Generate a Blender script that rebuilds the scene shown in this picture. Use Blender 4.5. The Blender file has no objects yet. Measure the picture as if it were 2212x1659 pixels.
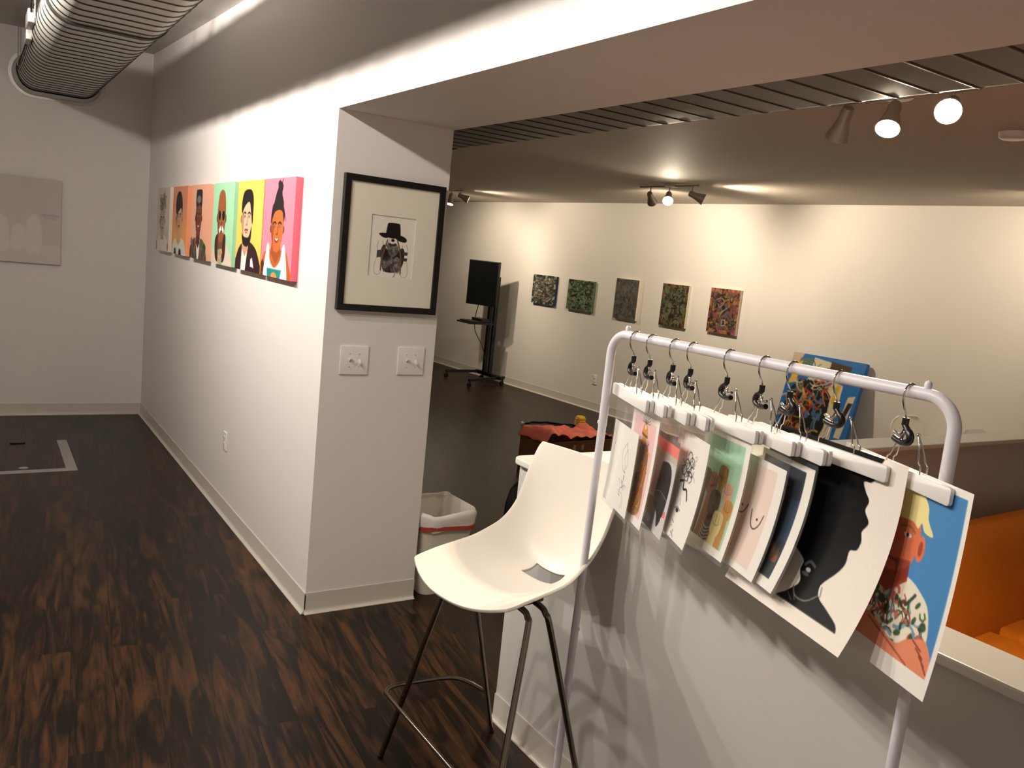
import bpy, math, random
import numpy as np
from mathutils import Vector, Matrix, noise
random.seed(7)
S = bpy.context.scene
COL = S.collection
PI = math.pi

# ------------------------------------------------------------------ helpers
class MB:
    """collects vertices and faces of one mesh"""
    def __init__(s): s.v = []; s.f = []
    def add(s, vs, fs):
        o = len(s.v); s.v += [tuple(p) for p in vs]; s.f += [tuple(i + o for i in f) for f in fs]
        return s
    def box(s, lo, hi, M=None):
        x0, y0, z0 = lo; x1, y1, z1 = hi
        vs = [(x0,y0,z0),(x1,y0,z0),(x1,y1,z0),(x0,y1,z0),(x0,y0,z1),(x1,y0,z1),(x1,y1,z1),(x0,y1,z1)]
        if M is not None: vs = [M @ Vector(p) for p in vs]
        return s.add(vs, [(0,3,2,1),(4,5,6,7),(0,1,5,4),(1,2,6,5),(2,3,7,6),(3,0,4,7)])
    def tube(s, path, r, n=12, closed=False, caps=True):
        P = [Vector(p) for p in path]; m = len(P)
        rr = r if isinstance(r, (list, tuple)) else [r] * m
        T = []
        for i in range(m):
            a = P[(i-1) % m] if (closed or i > 0) else P[i]
            b = P[(i+1) % m] if (closed or i < m-1) else P[i]
            t = b - a
            T.append(t.normalized() if t.length > 1e-9 else Vector((0,0,1)))
        u = T[0].orthogonal().normalized()
        vs = []
        for i in range(m):
            u = (u - T[i] * u.dot(T[i]))
            u = u.normalized() if u.length > 1e-6 else T[i].orthogonal().normalized()
            w = T[i].cross(u)
            for k in range(n):
                a = 2*PI*k/n
                vs.append(P[i] + (u*math.cos(a) + w*math.sin(a)) * rr[i])
        fs = []
        for i in range(m if closed else m-1):
            j = (i+1) % m
            for k in range(n):
                l = (k+1) % n
                fs.append((i*n+k, i*n+l, j*n+l, j*n+k))
        if caps and not closed:
            fs.append(tuple(range(n-1, -1, -1))); fs.append(tuple((m-1)*n+k for k in range(n)))
        return s.add(vs, fs)
    def lathe(s, prof, n=28, M=None, caps=True):
        vs = []; m = len(prof)
        for r, z in prof:
            for k in range(n):
                a = 2*PI*k/n; vs.append((r*math.cos(a), r*math.sin(a), z))
        fs = []
        for i in range(m-1):
            for k in range(n):
                l = (k+1) % n; fs.append((i*n+k, i*n+l, (i+1)*n+l, (i+1)*n+k))
        if caps:
            if prof[0][0] > 1e-6: fs.append(tuple(range(n-1, -1, -1)))
            if prof[-1][0] > 1e-6: fs.append(tuple((m-1)*n+k for k in range(n)))
        if M is not None: vs = [M @ Vector(p) for p in vs]
        return s.add(vs, fs)
    def rings(s, rings, caps=True, closed=True):
        n = len(rings[0]); vs = [p for r in rings for p in r]; fs = []
        for i in range(len(rings)-1):
            for k in range(n if closed else n-1):
                l = (k+1) % n; fs.append((i*n+k, i*n+l, (i+1)*n+l, (i+1)*n+k))
        if caps and closed:
            fs.append(tuple(range(n-1,-1,-1))); fs.append(tuple((len(rings)-1)*n+k for k in range(n)))
        return s.add(vs, fs)
    def prism(s, poly, z0, z1):
        n = len(poly)
        return s.rings([[(x,y,z0) for x,y in poly], [(x,y,z1) for x,y in poly]])
    def rbox(s, lo, hi, r, n=4, M=None):
        """box with rounded vertical and horizontal edges"""
        x0,y0,z0 = lo; x1,y1,z1 = hi
        r = min(r, (x1-x0)/2.01, (y1-y0)/2.01, (z1-z0)/2.01)
        rings = []
        lev = [(z0 + r - r*math.cos(a), r - r*math.sin(a)) for a in [PI/2*i/n for i in range(n+1)]]
        lev += [(z1 - r + r*math.sin(a), r - r*math.cos(a)) for a in [PI/2*i/n for i in range(n+1)]]
        for z, ins in lev:
            q = max(r - ins, 1e-4); ring = []
            for cx, cy, a0 in ((x1-r,y1-r,0),(x0+r,y1-r,PI/2),(x0+r,y0+r,PI),(x1-r,y0+r,1.5*PI)):
                for i in range(n+1):
                    a = a0 + PI/2*i/n; ring.append((cx+q*math.cos(a), cy+q*math.sin(a), z))
            rings.append(ring)
        if M is not None: rings = [[M @ Vector(p) for p in rg] for rg in rings]
        return s.rings(rings)

ORG = {}
def mesh_from(name, mb, m, smooth=None, org=(0,0,0)):
    me = bpy.data.meshes.new(name)
    ox, oy, oz = org
    me.from_pydata([(x-ox, y-oy, z-oz) for x,y,z in mb.v], [], mb.f)
    if m: me.materials.append(m)
    if smooth:
        me.polygons.foreach_set('use_smooth', [True]*len(me.polygons))
        me.set_sharp_from_angle(angle=math.radians(smooth))
    me.update()
    return me
def obj(name, mb, m, parent=None, smooth=None, local=False):
    org = (0,0,0)
    if parent is not None and not local: org = ORG.get(parent.name, (0,0,0))
    me = mb if isinstance(mb, bpy.types.Mesh) else mesh_from(name, mb, m, smooth, org)
    o = bpy.data.objects.new(name, me); COL.objects.link(o)
    if parent is not None:
        o.parent = parent; ORG[o.name] = ORG.get(parent.name, (0,0,0))
    return o
def tag(o, label, cat, group=None, kind=None):
    o['label'] = label; o['category'] = cat
    if group: o['group'] = group
    if kind: o['kind'] = kind
    return o
def thing(name, label, cat, loc, group=None, rotz=0):
    o = bpy.data.objects.new(name, None); COL.objects.link(o)
    o.location = loc; o.rotation_euler = (0,0,rotz); o.empty_display_size = .05
    ORG[o.name] = tuple(loc)
    return tag(o, label, cat, group)
def struct(name, mb, m, label=None, parent=None, smooth=None):
    o = obj(name, mb, m, parent, smooth); o['kind'] = 'structure'
    if label: o['label'] = label
    return o
def bevel(o, w, seg=2):
    b = o.modifiers.new('bevel', 'BEVEL'); b.width = w; b.segments = seg; b.limit_method = 'ANGLE'; b.angle_limit = math.radians(40)
    return o
def bez(pts, n=6):
    """Catmull-Rom through points"""
    P = [Vector(p) for p in pts]; out = []
    for i in range(len(P)-1):
        a = P[max(i-1,0)]; b = P[i]; c = P[i+1]; d = P[min(i+2,len(P)-1)]
        for k in range(n):
            t = k/n
            out.append(.5*((2*b) + (c-a)*t + (2*a-5*b+4*c-d)*t*t + (3*b-a-3*c+d)*t**3))
    out.append(P[-1]); return out
def lin(c):
    return tuple((x/12.92 if x <= .04045 else ((x+.055)/1.055)**2.4) for x in c)
def hexc(h):
    return tuple(int(h[i:i+2],16)/255 for i in (0,2,4))

# ------------------------------------------------------------------ materials
def nt(m): return m.node_tree.nodes, m.node_tree.links
def mat(name, rgb, rough=.5, metal=0, var=.04, vscale=6, bump=0, bscale=200, spec=.5, coat=0, emit=None, estr=0, trans=0):
    m = bpy.data.materials.new(name); m.use_nodes = True
    N, L = nt(m); b = N['Principled BSDF']
    c = lin(rgb)
    tc = N.new('ShaderNodeTexCoord')
    nz = N.new('ShaderNodeTexNoise'); nz.inputs['Scale'].default_value = vscale; nz.inputs['Detail'].default_value = 4
    L.new(tc.outputs['Object'], nz.inputs['Vector'])
    mx = N.new('ShaderNodeMix'); mx.data_type = 'RGBA'
    mx.inputs['A'].default_value = (*[x*(1-var) for x in c], 1); mx.inputs['B'].default_value = (*[min(1,x*(1+var)) for x in c], 1)
    L.new(nz.outputs['Fac'], mx.inputs['Factor']); L.new(mx.outputs['Result'], b.inputs['Base Color'])
    b.inputs['Roughness'].default_value = rough; b.inputs['Metallic'].default_value = metal
    b.inputs['Specular IOR Level'].default_value = spec; b.inputs['Coat Weight'].default_value = coat
    if bump:
        n2 = N.new('ShaderNodeTexNoise'); n2.inputs['Scale'].default_value = bscale; n2.inputs['Detail'].default_value = 3
        L.new(tc.outputs['Object'], n2.inputs['Vector'])
        bp = N.new('ShaderNodeBump'); bp.inputs['Strength'].default_value = bump; bp.inputs['Distance'].default_value = .002
        L.new(n2.outputs['Fac'], bp.inputs['Height']); L.new(bp.outputs['Normal'], b.inputs['Normal'])
    if emit:
        b.inputs['Emission Color'].default_value = (*lin(emit),1); b.inputs['Emission Strength'].default_value = estr
    return m
def clear(name, tint=(1,1,1), haze=.0, rough=.02, refl=1.0):
    """thin clear sheet: transparent with fresnel gloss and a little haze"""
    m = bpy.data.materials.new(name); m.use_nodes = True
    N, L = nt(m); N.remove(N['Principled BSDF']); out = N['Material Output']
    tr = N.new('ShaderNodeBsdfTransparent'); tr.inputs['Color'].default_value = (*tint,1)
    df = N.new('ShaderNodeBsdfDiffuse'); df.inputs['Color'].default_value = (.9,.9,.9,1)
    nz = N.new('ShaderNodeTexNoise'); nz.inputs['Scale'].default_value = 12
    tc = N.new('ShaderNodeTexCoord'); L.new(tc.outputs['Object'], nz.inputs['Vector'])
    ml = N.new('ShaderNodeMath'); ml.operation = 'MULTIPLY'; ml.inputs[1].default_value = haze*2
    L.new(nz.outputs['Fac'], ml.inputs[0])
    m1 = N.new('ShaderNodeMixShader'); L.new(ml.outputs[0], m1.inputs[0]); L.new(tr.outputs[0], m1.inputs[1]); L.new(df.outputs[0], m1.inputs[2])
    gl = N.new('ShaderNodeBsdfGlossy'); gl.inputs['Roughness'].default_value = rough
    lw = N.new('ShaderNodeLayerWeight'); lw.inputs['Blend'].default_value = .5
    p5 = N.new('ShaderNodeMath'); p5.operation = 'POWER'; p5.inputs[1].default_value = 5; L.new(lw.outputs['Facing'], p5.inputs[0])
    m3 = N.new('ShaderNodeMath'); m3.operation = 'MULTIPLY_ADD'; m3.inputs[1].default_value = .85*refl; m3.inputs[2].default_value = .05*refl; L.new(p5.outputs[0], m3.inputs[0])
    m2 = N.new('ShaderNodeMixShader'); L.new(m3.outputs[0], m2.inputs[0]); L.new(m1.outputs[0], m2.inputs[1]); L.new(gl.outputs[0], m2.inputs[2])
    L.new(m2.outputs[0], out.inputs['Surface'])
    return m
def painted(name, rough=.5, spec=.4, grain=.05, gscale=400):
    """artwork whose colours are stored per vertex, plus paper or canvas grain"""
    m = bpy.data.materials.new(name); m.use_nodes = True
    N, L = nt(m); b = N['Principled BSDF']
    at = N.new('ShaderNodeAttribute'); at.attribute_name = 'Col'
    tc = N.new('ShaderNodeTexCoord'); nz = N.new('ShaderNodeTexNoise'); nz.inputs['Scale'].default_value = gscale
    L.new(tc.outputs['Object'], nz.inputs['Vector'])
    mr = N.new('ShaderNodeMapRange'); mr.inputs['To Min'].default_value = 1-grain; mr.inputs['To Max'].default_value = 1+grain
    L.new(nz.outputs['Fac'], mr.inputs['Value'])
    mx = N.new('ShaderNodeMix'); mx.data_type = 'RGBA'; mx.blend_type = 'MULTIPLY'; mx.inputs['Factor'].default_value = 1
    L.new(at.outputs['Color'], mx.inputs['A']); L.new(mr.outputs['Result'], mx.inputs['B'])
    L.new(mx.outputs['Result'], b.inputs['Base Color'])
    b.inputs['Roughness'].default_value = rough; b.inputs['Specular IOR Level'].default_value = spec
    return m
def wood_floor(name, dark, mid, light, rot, plank=.15, length=1.2, grain=1.0, rough=.33):
    m = bpy.data.materials.new(name); m.use_nodes = True
    N, L = nt(m); b = N['Principled BSDF']
    tc = N.new('ShaderNodeTexCoord'); mp = N.new('ShaderNodeMapping'); mp.inputs['Rotation'].default_value = (0,0,rot)
    L.new(tc.outputs['Object'], mp.inputs['Vector'])
    br = N.new('ShaderNodeTexBrick'); br.offset = .37; br.inputs['Color1'].default_value = (0,0,0,1); br.inputs['Color2'].default_value = (1,1,1,1)
    br.inputs['Scale'].default_value = 1; br.inputs['Brick Width'].default_value = length; br.inputs['Row Height'].default_value = plank
    br.inputs['Mortar Size'].default_value = .0012; br.inputs['Mortar'].default_value = (.5,.5,.5,1); br.inputs['Mortar Smooth'].default_value = .2
    L.new(mp.outputs[0], br.inputs['Vector'])
    # per plank offset of the grain
    sh = N.new('ShaderNodeVectorMath'); sh.operation = 'MULTIPLY_ADD'; sh.inputs[1].default_value = (7.3,3.1,5.7)
    L.new(br.outputs['Color'], sh.inputs[0]); L.new(mp.outputs[0], sh.inputs[2])
    m2 = N.new('ShaderNodeMapping'); m2.inputs['Scale'].default_value = (1.0,7.5,1); L.new(sh.outputs[0], m2.inputs['Vector'])
    n1 = N.new('ShaderNodeTexNoise'); n1.inputs['Scale'].default_value = 1.6; n1.inputs['Detail'].default_value = 7; n1.inputs['Roughness'].default_value = .62; n1.inputs['Distortion'].default_value = 1.7*grain
    L.new(m2.outputs[0], n1.inputs['Vector'])
    m3 = N.new('ShaderNodeMapping'); m3.inputs['Scale'].default_value = (2.5,60,1); L.new(sh.outputs[0], m3.inputs['Vector'])
    n2 = N.new('ShaderNodeTexNoise'); n2.inputs['Scale'].default_value = 2; n2.inputs['Detail'].default_value = 4
    L.new(m3.outputs[0], n2.inputs['Vector'])
    ad = N.new('ShaderNodeMath'); ad.operation = 'MULTIPLY_ADD'; ad.inputs[1].default_value = .28; L.new(n2.outputs['Fac'], ad.inputs[0]); L.new(n1.outputs['Fac'], ad.inputs[2])
    pl = N.new('ShaderNodeMath'); pl.operation = 'MULTIPLY_ADD'; pl.inputs[1].default_value = .10; L.new(br.outputs['Color'], pl.inputs[0]); L.new(ad.outputs[0], pl.inputs[2])
    cr = N.new('ShaderNodeValToRGB'); e = cr.color_ramp.elements
    e[0].position = .50; e[0].color = (*lin(dark),1); e[1].position = .88; e[1].color = (*lin(light),1)
    x = e.new(.66); x.color = (*lin(mid),1)
    L.new(pl.outputs[0], cr.inputs['Fac'])
    mo = N.new('ShaderNodeMix'); mo.data_type = 'RGBA'; mo.inputs['B'].default_value = (*lin([c*.7 for c in dark]),1)
    L.new(br.outputs['Fac'], mo.inputs['Factor']); L.new(cr.outputs['Color'], mo.inputs['A']); L.new(mo.outputs['Result'], b.inputs['Base Color'])
    b.inputs['Roughness'].default_value = rough; b.inputs['Specular IOR Level'].default_value = .19
    bp = N.new('ShaderNodeBump'); bp.inputs['Strength'].default_value = .12; bp.inputs['Distance'].default_value = .002
    L.new(ad.outputs[0], bp.inputs['Height']); L.new(bp.outputs['Normal'], b.inputs['Normal'])
    return m

M_wall = mat('wall_paint', (.90,.885,.875), .55, var=.012, vscale=1.5, bump=.05, bscale=90, spec=.3)
M_wall2 = mat('lounge_wall_paint', (.88,.865,.84), .6, var=.012, vscale=1.5, bump=.05, bscale=90, spec=.3)
M_ceil = mat('ceiling_paint', (.86,.85,.84), .7, var=.012, vscale=1, spec=.2)
M_ceil2 = mat('lounge_ceiling_paint', (.76,.72,.67), .7, var=.012, vscale=1, spec=.2)
M_half = mat('half_wall_paint', (.80,.795,.78), .5, var=.012, vscale=2, spec=.35)
M_base = mat('vinyl_base', (.78,.76,.72), .35, var=.02)
M_cap = mat('white_laminate', (.90,.89,.86), .3, var=.01)
M_floorL = wood_floor('walnut_planks', (.034,.021,.014), (.074,.045,.028), (.28,.175,.095), PI/2+.10)
M_floorR = wood_floor('dark_lounge_planks', (.115,.078,.058), (.145,.10,.074), (.21,.15,.11), PI/2+.42, plank=.18, grain=.5, rough=.4)
M_galv = mat('galvanised_steel', (.74,.74,.72), .42, .55, var=.06, vscale=9)
M_galv2 = mat('dull_duct_steel', (.50,.50,.49), .5, .4, var=.08, vscale=5)
M_seam = mat('duct_seam', (.26,.25,.24), .5, .8)
M_black = mat('black_plastic', (.035,.035,.037), .35)
M_frame = mat('black_frame', (.03,.03,.03), .4)
M_blackmetal = mat('black_powder_coat', (.04,.04,.042), .5)
M_screen = mat('dark_screen', (.05,.055,.05), .18, spec=.4)
M_whitep = mat('white_plastic', (.92,.915,.90), .32, var=.01)
M_rack = mat('white_powder_coat', (.86,.85,.88), .38, var=.015, bump=.12, bscale=900)
M_hang = mat('hanger_white', (.93,.92,.91), .35, var=.01)
M_chrome = mat('chrome', (.82,.81,.79), .09, 1, var=.02)
M_darkchrome = mat('stool_chrome', (.50,.47,.43), .14, 1, var=.05)
M_shell = mat('stool_shell', (.93,.91,.87), .38, var=.01)
M_mat = mat('mat_board', (.95,.93,.86), .7, var=.01)
M_orange = mat('orange_fabric', (.86,.47,.06), .85, var=.08, vscale=40, bump=.25, bscale=700, spec=.2)
M_pink = mat('coral_cloth', (.98,.55,.48), .9, var=.05, vscale=30, bump=.2, bscale=400, spec=.1)
M_card = mat('cardboard', (.45,.29,.17), .85, var=.10, vscale=12)
M_yellow = mat('yellow_rubber', (.86,.66,.08), .45, var=.05)
M_bin = mat('bin_plastic', (.86,.83,.76), .4, var=.02)
M_liner = mat('bin_liner', (.93,.92,.90), .35, var=.03, vscale=20, bump=.3, bscale=60)
M_red = mat('red_tape', (.66,.26,.20), .5)
M_mint = mat('mint_plastic', (.45,.56,.50), .5)
M_olive = mat('yellowed_card', (.70,.66,.42), .6)
M_tape = mat('grey_trim', (.66,.66,.64), .35, .4)
M_glass = clear('picture_glass', rough=.01)
M_sleeve = clear('clear_sleeve', haze=.035, rough=.05, refl=.8)
M_acryl = clear('clear_acrylic', tint=(.93,.93,.92), haze=.02, rough=.03)
M_nickel = mat('satin_nickel', (.72,.69,.65), .35, .45, var=.04)
M_bulb = mat('lit_bulb', (1,.96,.9), .5, emit=(1,.93,.80), estr=70)
M_unlit = mat('bulb_glass', (.75,.72,.68), .3)
M_lens = mat('silver_disc', (.85,.85,.85), .15, 1)
M_paint = painted('printed_paper', .5, .16, .02, 150)
M_canvas = painted('printed_canvas', .6, .25, .06, 500)
M_oil = painted('thick_paint', .38, .45, .10, 120)

# ------------------------------------------------------------------ painter: small pictures made of shapes
class Pic:
    def __init__(s, nx, ny, bg, ss=3):
        s.nx, s.ny, s.ss = nx, ny, ss
        s.W, s.H = nx*ss, ny*ss
        s.a = np.empty((s.H, s.W, 3), np.float32); s.a[:] = bg
        s.asp = nx/ny
        s.rng = np.random.default_rng(3)
    def _win(s, x0, x1, y0, y1):
        i0 = max(0, int(x0*s.W)-1); i1 = min(s.W, int(x1*s.W)+2); j0 = max(0, int(y0*s.H)-1); j1 = min(s.H, int(y1*s.H)+2)
        if i1 <= i0 or j1 <= j0: return None
        X, Y = np.meshgrid((np.arange(i0,i1)+.5)/s.W, (np.arange(j0,j1)+.5)/s.H)
        return i0,i1,j0,j1,X,Y
    def _put(s, w, msk, c, al=1.0):
        i0,i1,j0,j1,_,_ = w; v = s.a[j0:j1,i0:i1]
        v[msk] = v[msk]*(1-al) + np.array(c, np.float32)*al
    def poly(s, pts, c, al=1.0):
        P = np.array(pts, float); w = s._win(P[:,0].min(), P[:,0].max(), P[:,1].min(), P[:,1].max())
        if w is None: return s
        X, Y = w[4], w[5]; ins = np.zeros(X.shape, bool); n = len(P)
        for i in range(n):
            x1,y1 = P[i]; x2,y2 = P[(i+1)%n]
            if y1 == y2: continue
            ins ^= ((y1 > Y) != (y2 > Y)) & (X < (x2-x1)*(Y-y1)/(y2-y1)+x1)
        s._put(w, ins, c, al); return s
    def blob(s, pts, c, al=1.0, n=6):
        q = [(p[0],p[1],0) for p in pts]; q = q + q[:3]
        B = bez(q, n)
        return s.poly([(b.x,b.y) for b in B[n:-n-1]] , c, al)
    def ell(s, cx, cy, rx, ry, c, al=1.0, rot=0):
        R = max(rx, ry)*1.6; w = s._win(cx-R, cx+R, cy-R, cy+R)
        if w is None: return s
        dx = w[4]-cx; dy = w[5]-cy
        if rot:
            dx, dy = dx*math.cos(rot)+dy*math.sin(rot), -dx*math.sin(rot)+dy*math.cos(rot)
        s._put(w, (dx/rx)**2 + (dy/ry)**2 < 1, c, al); return s
    def line(s, pts, wd, c, al=1.0, smooth=True):
        if smooth and len(pts) > 2: pts = [(b.x,b.y) for b in bez([(p[0],p[1],0) for p in pts], 5)]
        P = np.array(pts, float); w = s._win(P[:,0].min()-wd, P[:,0].max()+wd, P[:,1].min()-wd*s.asp*1.5, P[:,1].max()+wd*s.asp*1.5)
        if w is None: return s
        X = w[4]; Y = w[5]/s.asp; d = np.full(X.shape, 9.0)
        for (x1,y1),(x2,y2) in zip(P[:-1],P[1:]):
            y1 /= s.asp; y2 /= s.asp; vx,vy = x2-x1,y2-y1; L = vx*vx+vy*vy+1e-12
            t = np.clip(((X-x1)*vx+(Y-y1)*vy)/L,0,1); d = np.minimum(d, np.hypot(X-x1-t*vx, Y-y1-t*vy))
        s._put(w, d < wd/2, c, al); return s
    def vgrad(s, c0, c1, y0, y1, x0=0, x1=1):
        w = s._win(x0,x1,y0,y1); i0,i1,j0,j1,X,Y = w
        t = np.clip((Y-y0)/(y1-y0),0,1)[...,None]
        s.a[j0:j1,i0:i1] = np.array(c0)*(1-t)+np.array(c1)*t; return s
    def scribble(s, n, pal, size, wd, box=(0,0,1,1), curl=1.5, al=.9):
        r = s.rng
        for _ in range(n):
            x = r.uniform(box[0],box[2]); y = r.uniform(box[1],box[3]); a = r.uniform(0,2*PI); k = r.normal(0,curl); pts = []
            for i in range(5):
                pts.append((x,y)); a += k*.6; x += math.cos(a)*size; y += math.sin(a)*size*s.asp
            s.line(pts, wd*r.uniform(.5,1.4), pal[r.integers(len(pal))], al, smooth=False)
        return s
    def dabs(s, n, pal, size, box=(0,0,1,1), al=.85):
        r = s.rng
        for _ in range(n):
            s.ell(r.uniform(box[0],box[2]), r.uniform(box[1],box[3]), size*r.uniform(.4,1.3), size*s.asp*r.uniform(.4,1.3), pal[r.integers(len(pal))], al, r.uniform(0,PI))
        return s
    def done(s):
        a = s.a.reshape(s.ny,s.ss,s.nx,s.ss,3).mean((1,3))
        return np.clip(a,0,1)
def srgb2lin(a): return np.where(a <= .04045, a/12.92, ((a+.055)/1.055)**2.4)

def sheet(name, img, w, h, m, fn=None, depth=0, side=None, x0=None):
    """painted sheet: local x to the right, z down from 0, front faces -y; optional canvas depth (towards +y)"""
    ny, nx = img.shape[:2]
    xs = (np.linspace(0, w, nx) + (-w/2 if x0 is None else x0)); zs = -np.linspace(0, h, ny)
    X, Z = np.meshgrid(xs, zs); Y = np.zeros_like(X)
    if fn: X, Y, Z = fn(X, Y, Z)
    V = np.stack([X,Y,Z], -1).reshape(-1,3)
    I = np.arange(nx*ny).reshape(ny,nx)
    F = np.stack([I[:-1,:-1], I[1:,:-1], I[1:,1:], I[:-1,1:]], -1).reshape(-1,4)
    C = np.ones((nx*ny,4)); C[:,:3] = srgb2lin(img.reshape(-1,3))
    if depth:
        xa, xb = xs[0], xs[-1]; zb = zs[-1]; o = len(V)
        box = [(xa,0,0),(xb,0,0),(xb,0,zb),(xa,0,zb),(xa,depth,0),(xb,depth,0),(xb,depth,zb),(xa,depth,zb)]
        sv = []; sf = []
        for q in ((0,1,5,4),(1,2,6,5),(2,3,7,6),(3,0,4,7),(4,5,6,7)):
            k = o+len(sv); sv += [box[i] for i in q]; sf.append((k,k+1,k+2,k+3))
        V = np.vstack([V, sv]); F = np.vstack([F, sf])
        cs = np.ones((len(sv),4)); cs[:,:3] = srgb2lin(np.array(side if side is not None else (.9,.9,.88)))
        C = np.vstack([C, cs])
    me = bpy.data.meshes.new(name)
    me.vertices.add(len(V)); me.vertices.foreach_set('co', V.astype(np.float32).ravel())
    me.loops.add(len(F)*4); me.loops.foreach_set('vertex_index', F.astype(np.int32).ravel())
    me.polygons.add(len(F)); me.polygons.foreach_set('loop_start', np.arange(0,len(F)*4,4,dtype=np.int32))
    at = me.color_attributes.new('Col','FLOAT_COLOR','POINT'); at.data.foreach_set('color', C.astype(np.float32).ravel())
    me.materials.append(m); me.update(calc_edges=True); me.validate()
    if fn: me.polygons.foreach_set('use_smooth', [True]*len(me.polygons))
    return me

# ------------------------------------------------------------------ room shell (x: away to the right, y: away to the left, camera above the origin)
XA, YP, XP, YB = 1.346, 3.616, 1.915, 8.215      # portrait wall, pillar face, back of that wall, far gallery wall
ZS, ZC = 2.325, 2.56                             # soffit, lounge ceiling
def xD(y): return 6.36 + (12-y)*.055             # lounge end wall, slightly askew
def zL(y): return 3.2 - (8.2-y)*.038             # gallery ceiling, slightly sloping
XL0, Y0, YE = -2.6, -1.7, 14.0

b = MB().box((XL0-.2,Y0-.2,-.12),(XP,YB+.2,0)); struct('floor', b, M_floorL, 'dark walnut plank floor of the gallery side')
b = MB().box((XP,Y0-.2,-.12),(8.2,YE+.2,0)); struct('floor_lounge', b, M_floorR, 'dark plank floor of the lounge side')
b = MB().box((XA,YP,0),(XP,YB+.15,3.6)); struct('wall_left', b, M_wall, 'white wall hung with the six portraits, ending in a pillar face')
b = MB().box((XA,Y0-.15,ZS),(XP,YP,3.6)); struct('lintel', b, M_wall, 'deep white beam over the opening between the rooms')
b = MB().box((XL0-.15,YB,0),(XA,YB+.15,3.6)); struct('wall_back', b, M_wall, 'white far wall of the gallery with the pale picture')
b = MB().box((XL0-.15,Y0-.15,0),(XL0,YB+.15,3.6)); struct('wall_gallery_side', b, M_wall)
b = MB().box((XL0-.15,Y0-.15,0),(8.2,Y0,3.6)); struct('wall_front', b, M_wall)
b = MB().add([(XL0-.2,Y0-.2,zL(Y0-.2)),(XA,Y0-.2,zL(Y0-.2)),(XA,YB+.2,zL(YB+.2)),(XL0-.2,YB+.2,zL(YB+.2)),
              (XL0-.2,Y0-.2,3.6),(XA,Y0-.2,3.6),(XA,YB+.2,3.6),(XL0-.2,YB+.2,3.6)],
             [(0,3,2,1),(4,5,6,7),(0,1,5,4),(1,2,6,5),(2,3,7,6),(3,0,4,7)]); struct('ceiling', b, M_ceil, 'white gallery ceiling above the round-sided duct')
b = MB().box((XP,Y0-.2,ZC),(8.2,YE+.2,ZC+.2)); struct('ceiling_lounge', b, M_ceil2, 'low white lounge ceiling with the track lights')
b = MB().add([(xD(YE+.15),YE+.15,0),(8.3,YE+.15,0),(8.3,Y0-.15,0),(xD(Y0-.15),Y0-.15,0),(xD(YE+.15),YE+.15,ZC),(8.3,YE+.15,ZC),(8.3,Y0-.15,ZC),(xD(Y0-.15),Y0-.15,ZC)],
             [(0,3,2,1),(4,5,6,7),(0,1,5,4),(1,2,6,5),(2,3,7,6),(3,0,4,7)]); struct('wall_right', b, M_wall2, 'long cream lounge wall with the five small paintings')
b = MB().box((XP-.2,YE,0),(8.2,YE+.15,ZC)); struct('wall_lounge_end', b, M_wall2)
b = MB().box((XP-.2,YB+.15,0),(XP,YE,ZC)); struct('wall_lounge_side', b, M_wall2)

# vinyl cove base: profile (outwards, up) swept along straight runs
PROF = [(0,.101),(.005,.101),(.006,.094),(.006,.022),(.009,.012),(.016,.005),(.022,.0015),(.022,0),(0,0)]
def base_run(name, a, c, nrm, label=None):
    a = Vector((*a,0)); c = Vector((*c,0)); n = Vector((*nrm,0)).normalized()
    b = MB().rings([[a + n*o + Vector((0,0,z)) for o,z in PROF],[c + n*o + Vector((0,0,z)) for o,z in PROF]])
    return struct(name, b, M_base, label, smooth=60)
base_run('baseboard_left', (XA,YP-.006), (XA,YB), (-1,0), 'pale vinyl base along the portrait wall')
base_run('baseboard_pillar', (XA-.006,YP), (XP,YP), (0,-1), 'pale vinyl base under the framed picture')
base_run('baseboard_back', (XL0,YB), (XA,YB), (0,-1))
base_run('baseboard_right', (xD(Y0),Y0), (xD(YE),YE), (-1,-.055), 'pale vinyl base along the lounge wall')
base_run('baseboard_half', (1.718,Y0), (1.718,2.49), (-1,0), 'pale vinyl base along the half wall')

# L-shaped half wall with white cap
b = MB().prism([(1.718,2.49),(1.718,Y0),(1.832,Y0),(1.832,2.37),(xD(2.4),2.37),(xD(2.4),2.49)], 0, 1.005)
struct('half_wall', b, M_half, 'grey painted half wall behind the clothes rack, turning away behind the bar stool')
def arc(cx, cy, r, a0, a1, n=6): return [(cx+r*math.cos(a0+(a1-a0)*i/n), cy+r*math.sin(a0+(a1-a0)*i/n)) for i in range(n+1)]
capp = [(1.694,Y0)] + arc(1.734,2.477,.04,PI,PI/2) + [(xD(2.4)-.001,2.517),(xD(2.4)-.001,2.34),(1.858,2.34),(1.858,Y0)]
b = MB().prism(list(reversed(capp)), 1.012, 1.037); o = struct('half_wall_cap', b, M_cap, 'white ledge capping the grey half wall'); bevel(o, .006, 3)

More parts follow.
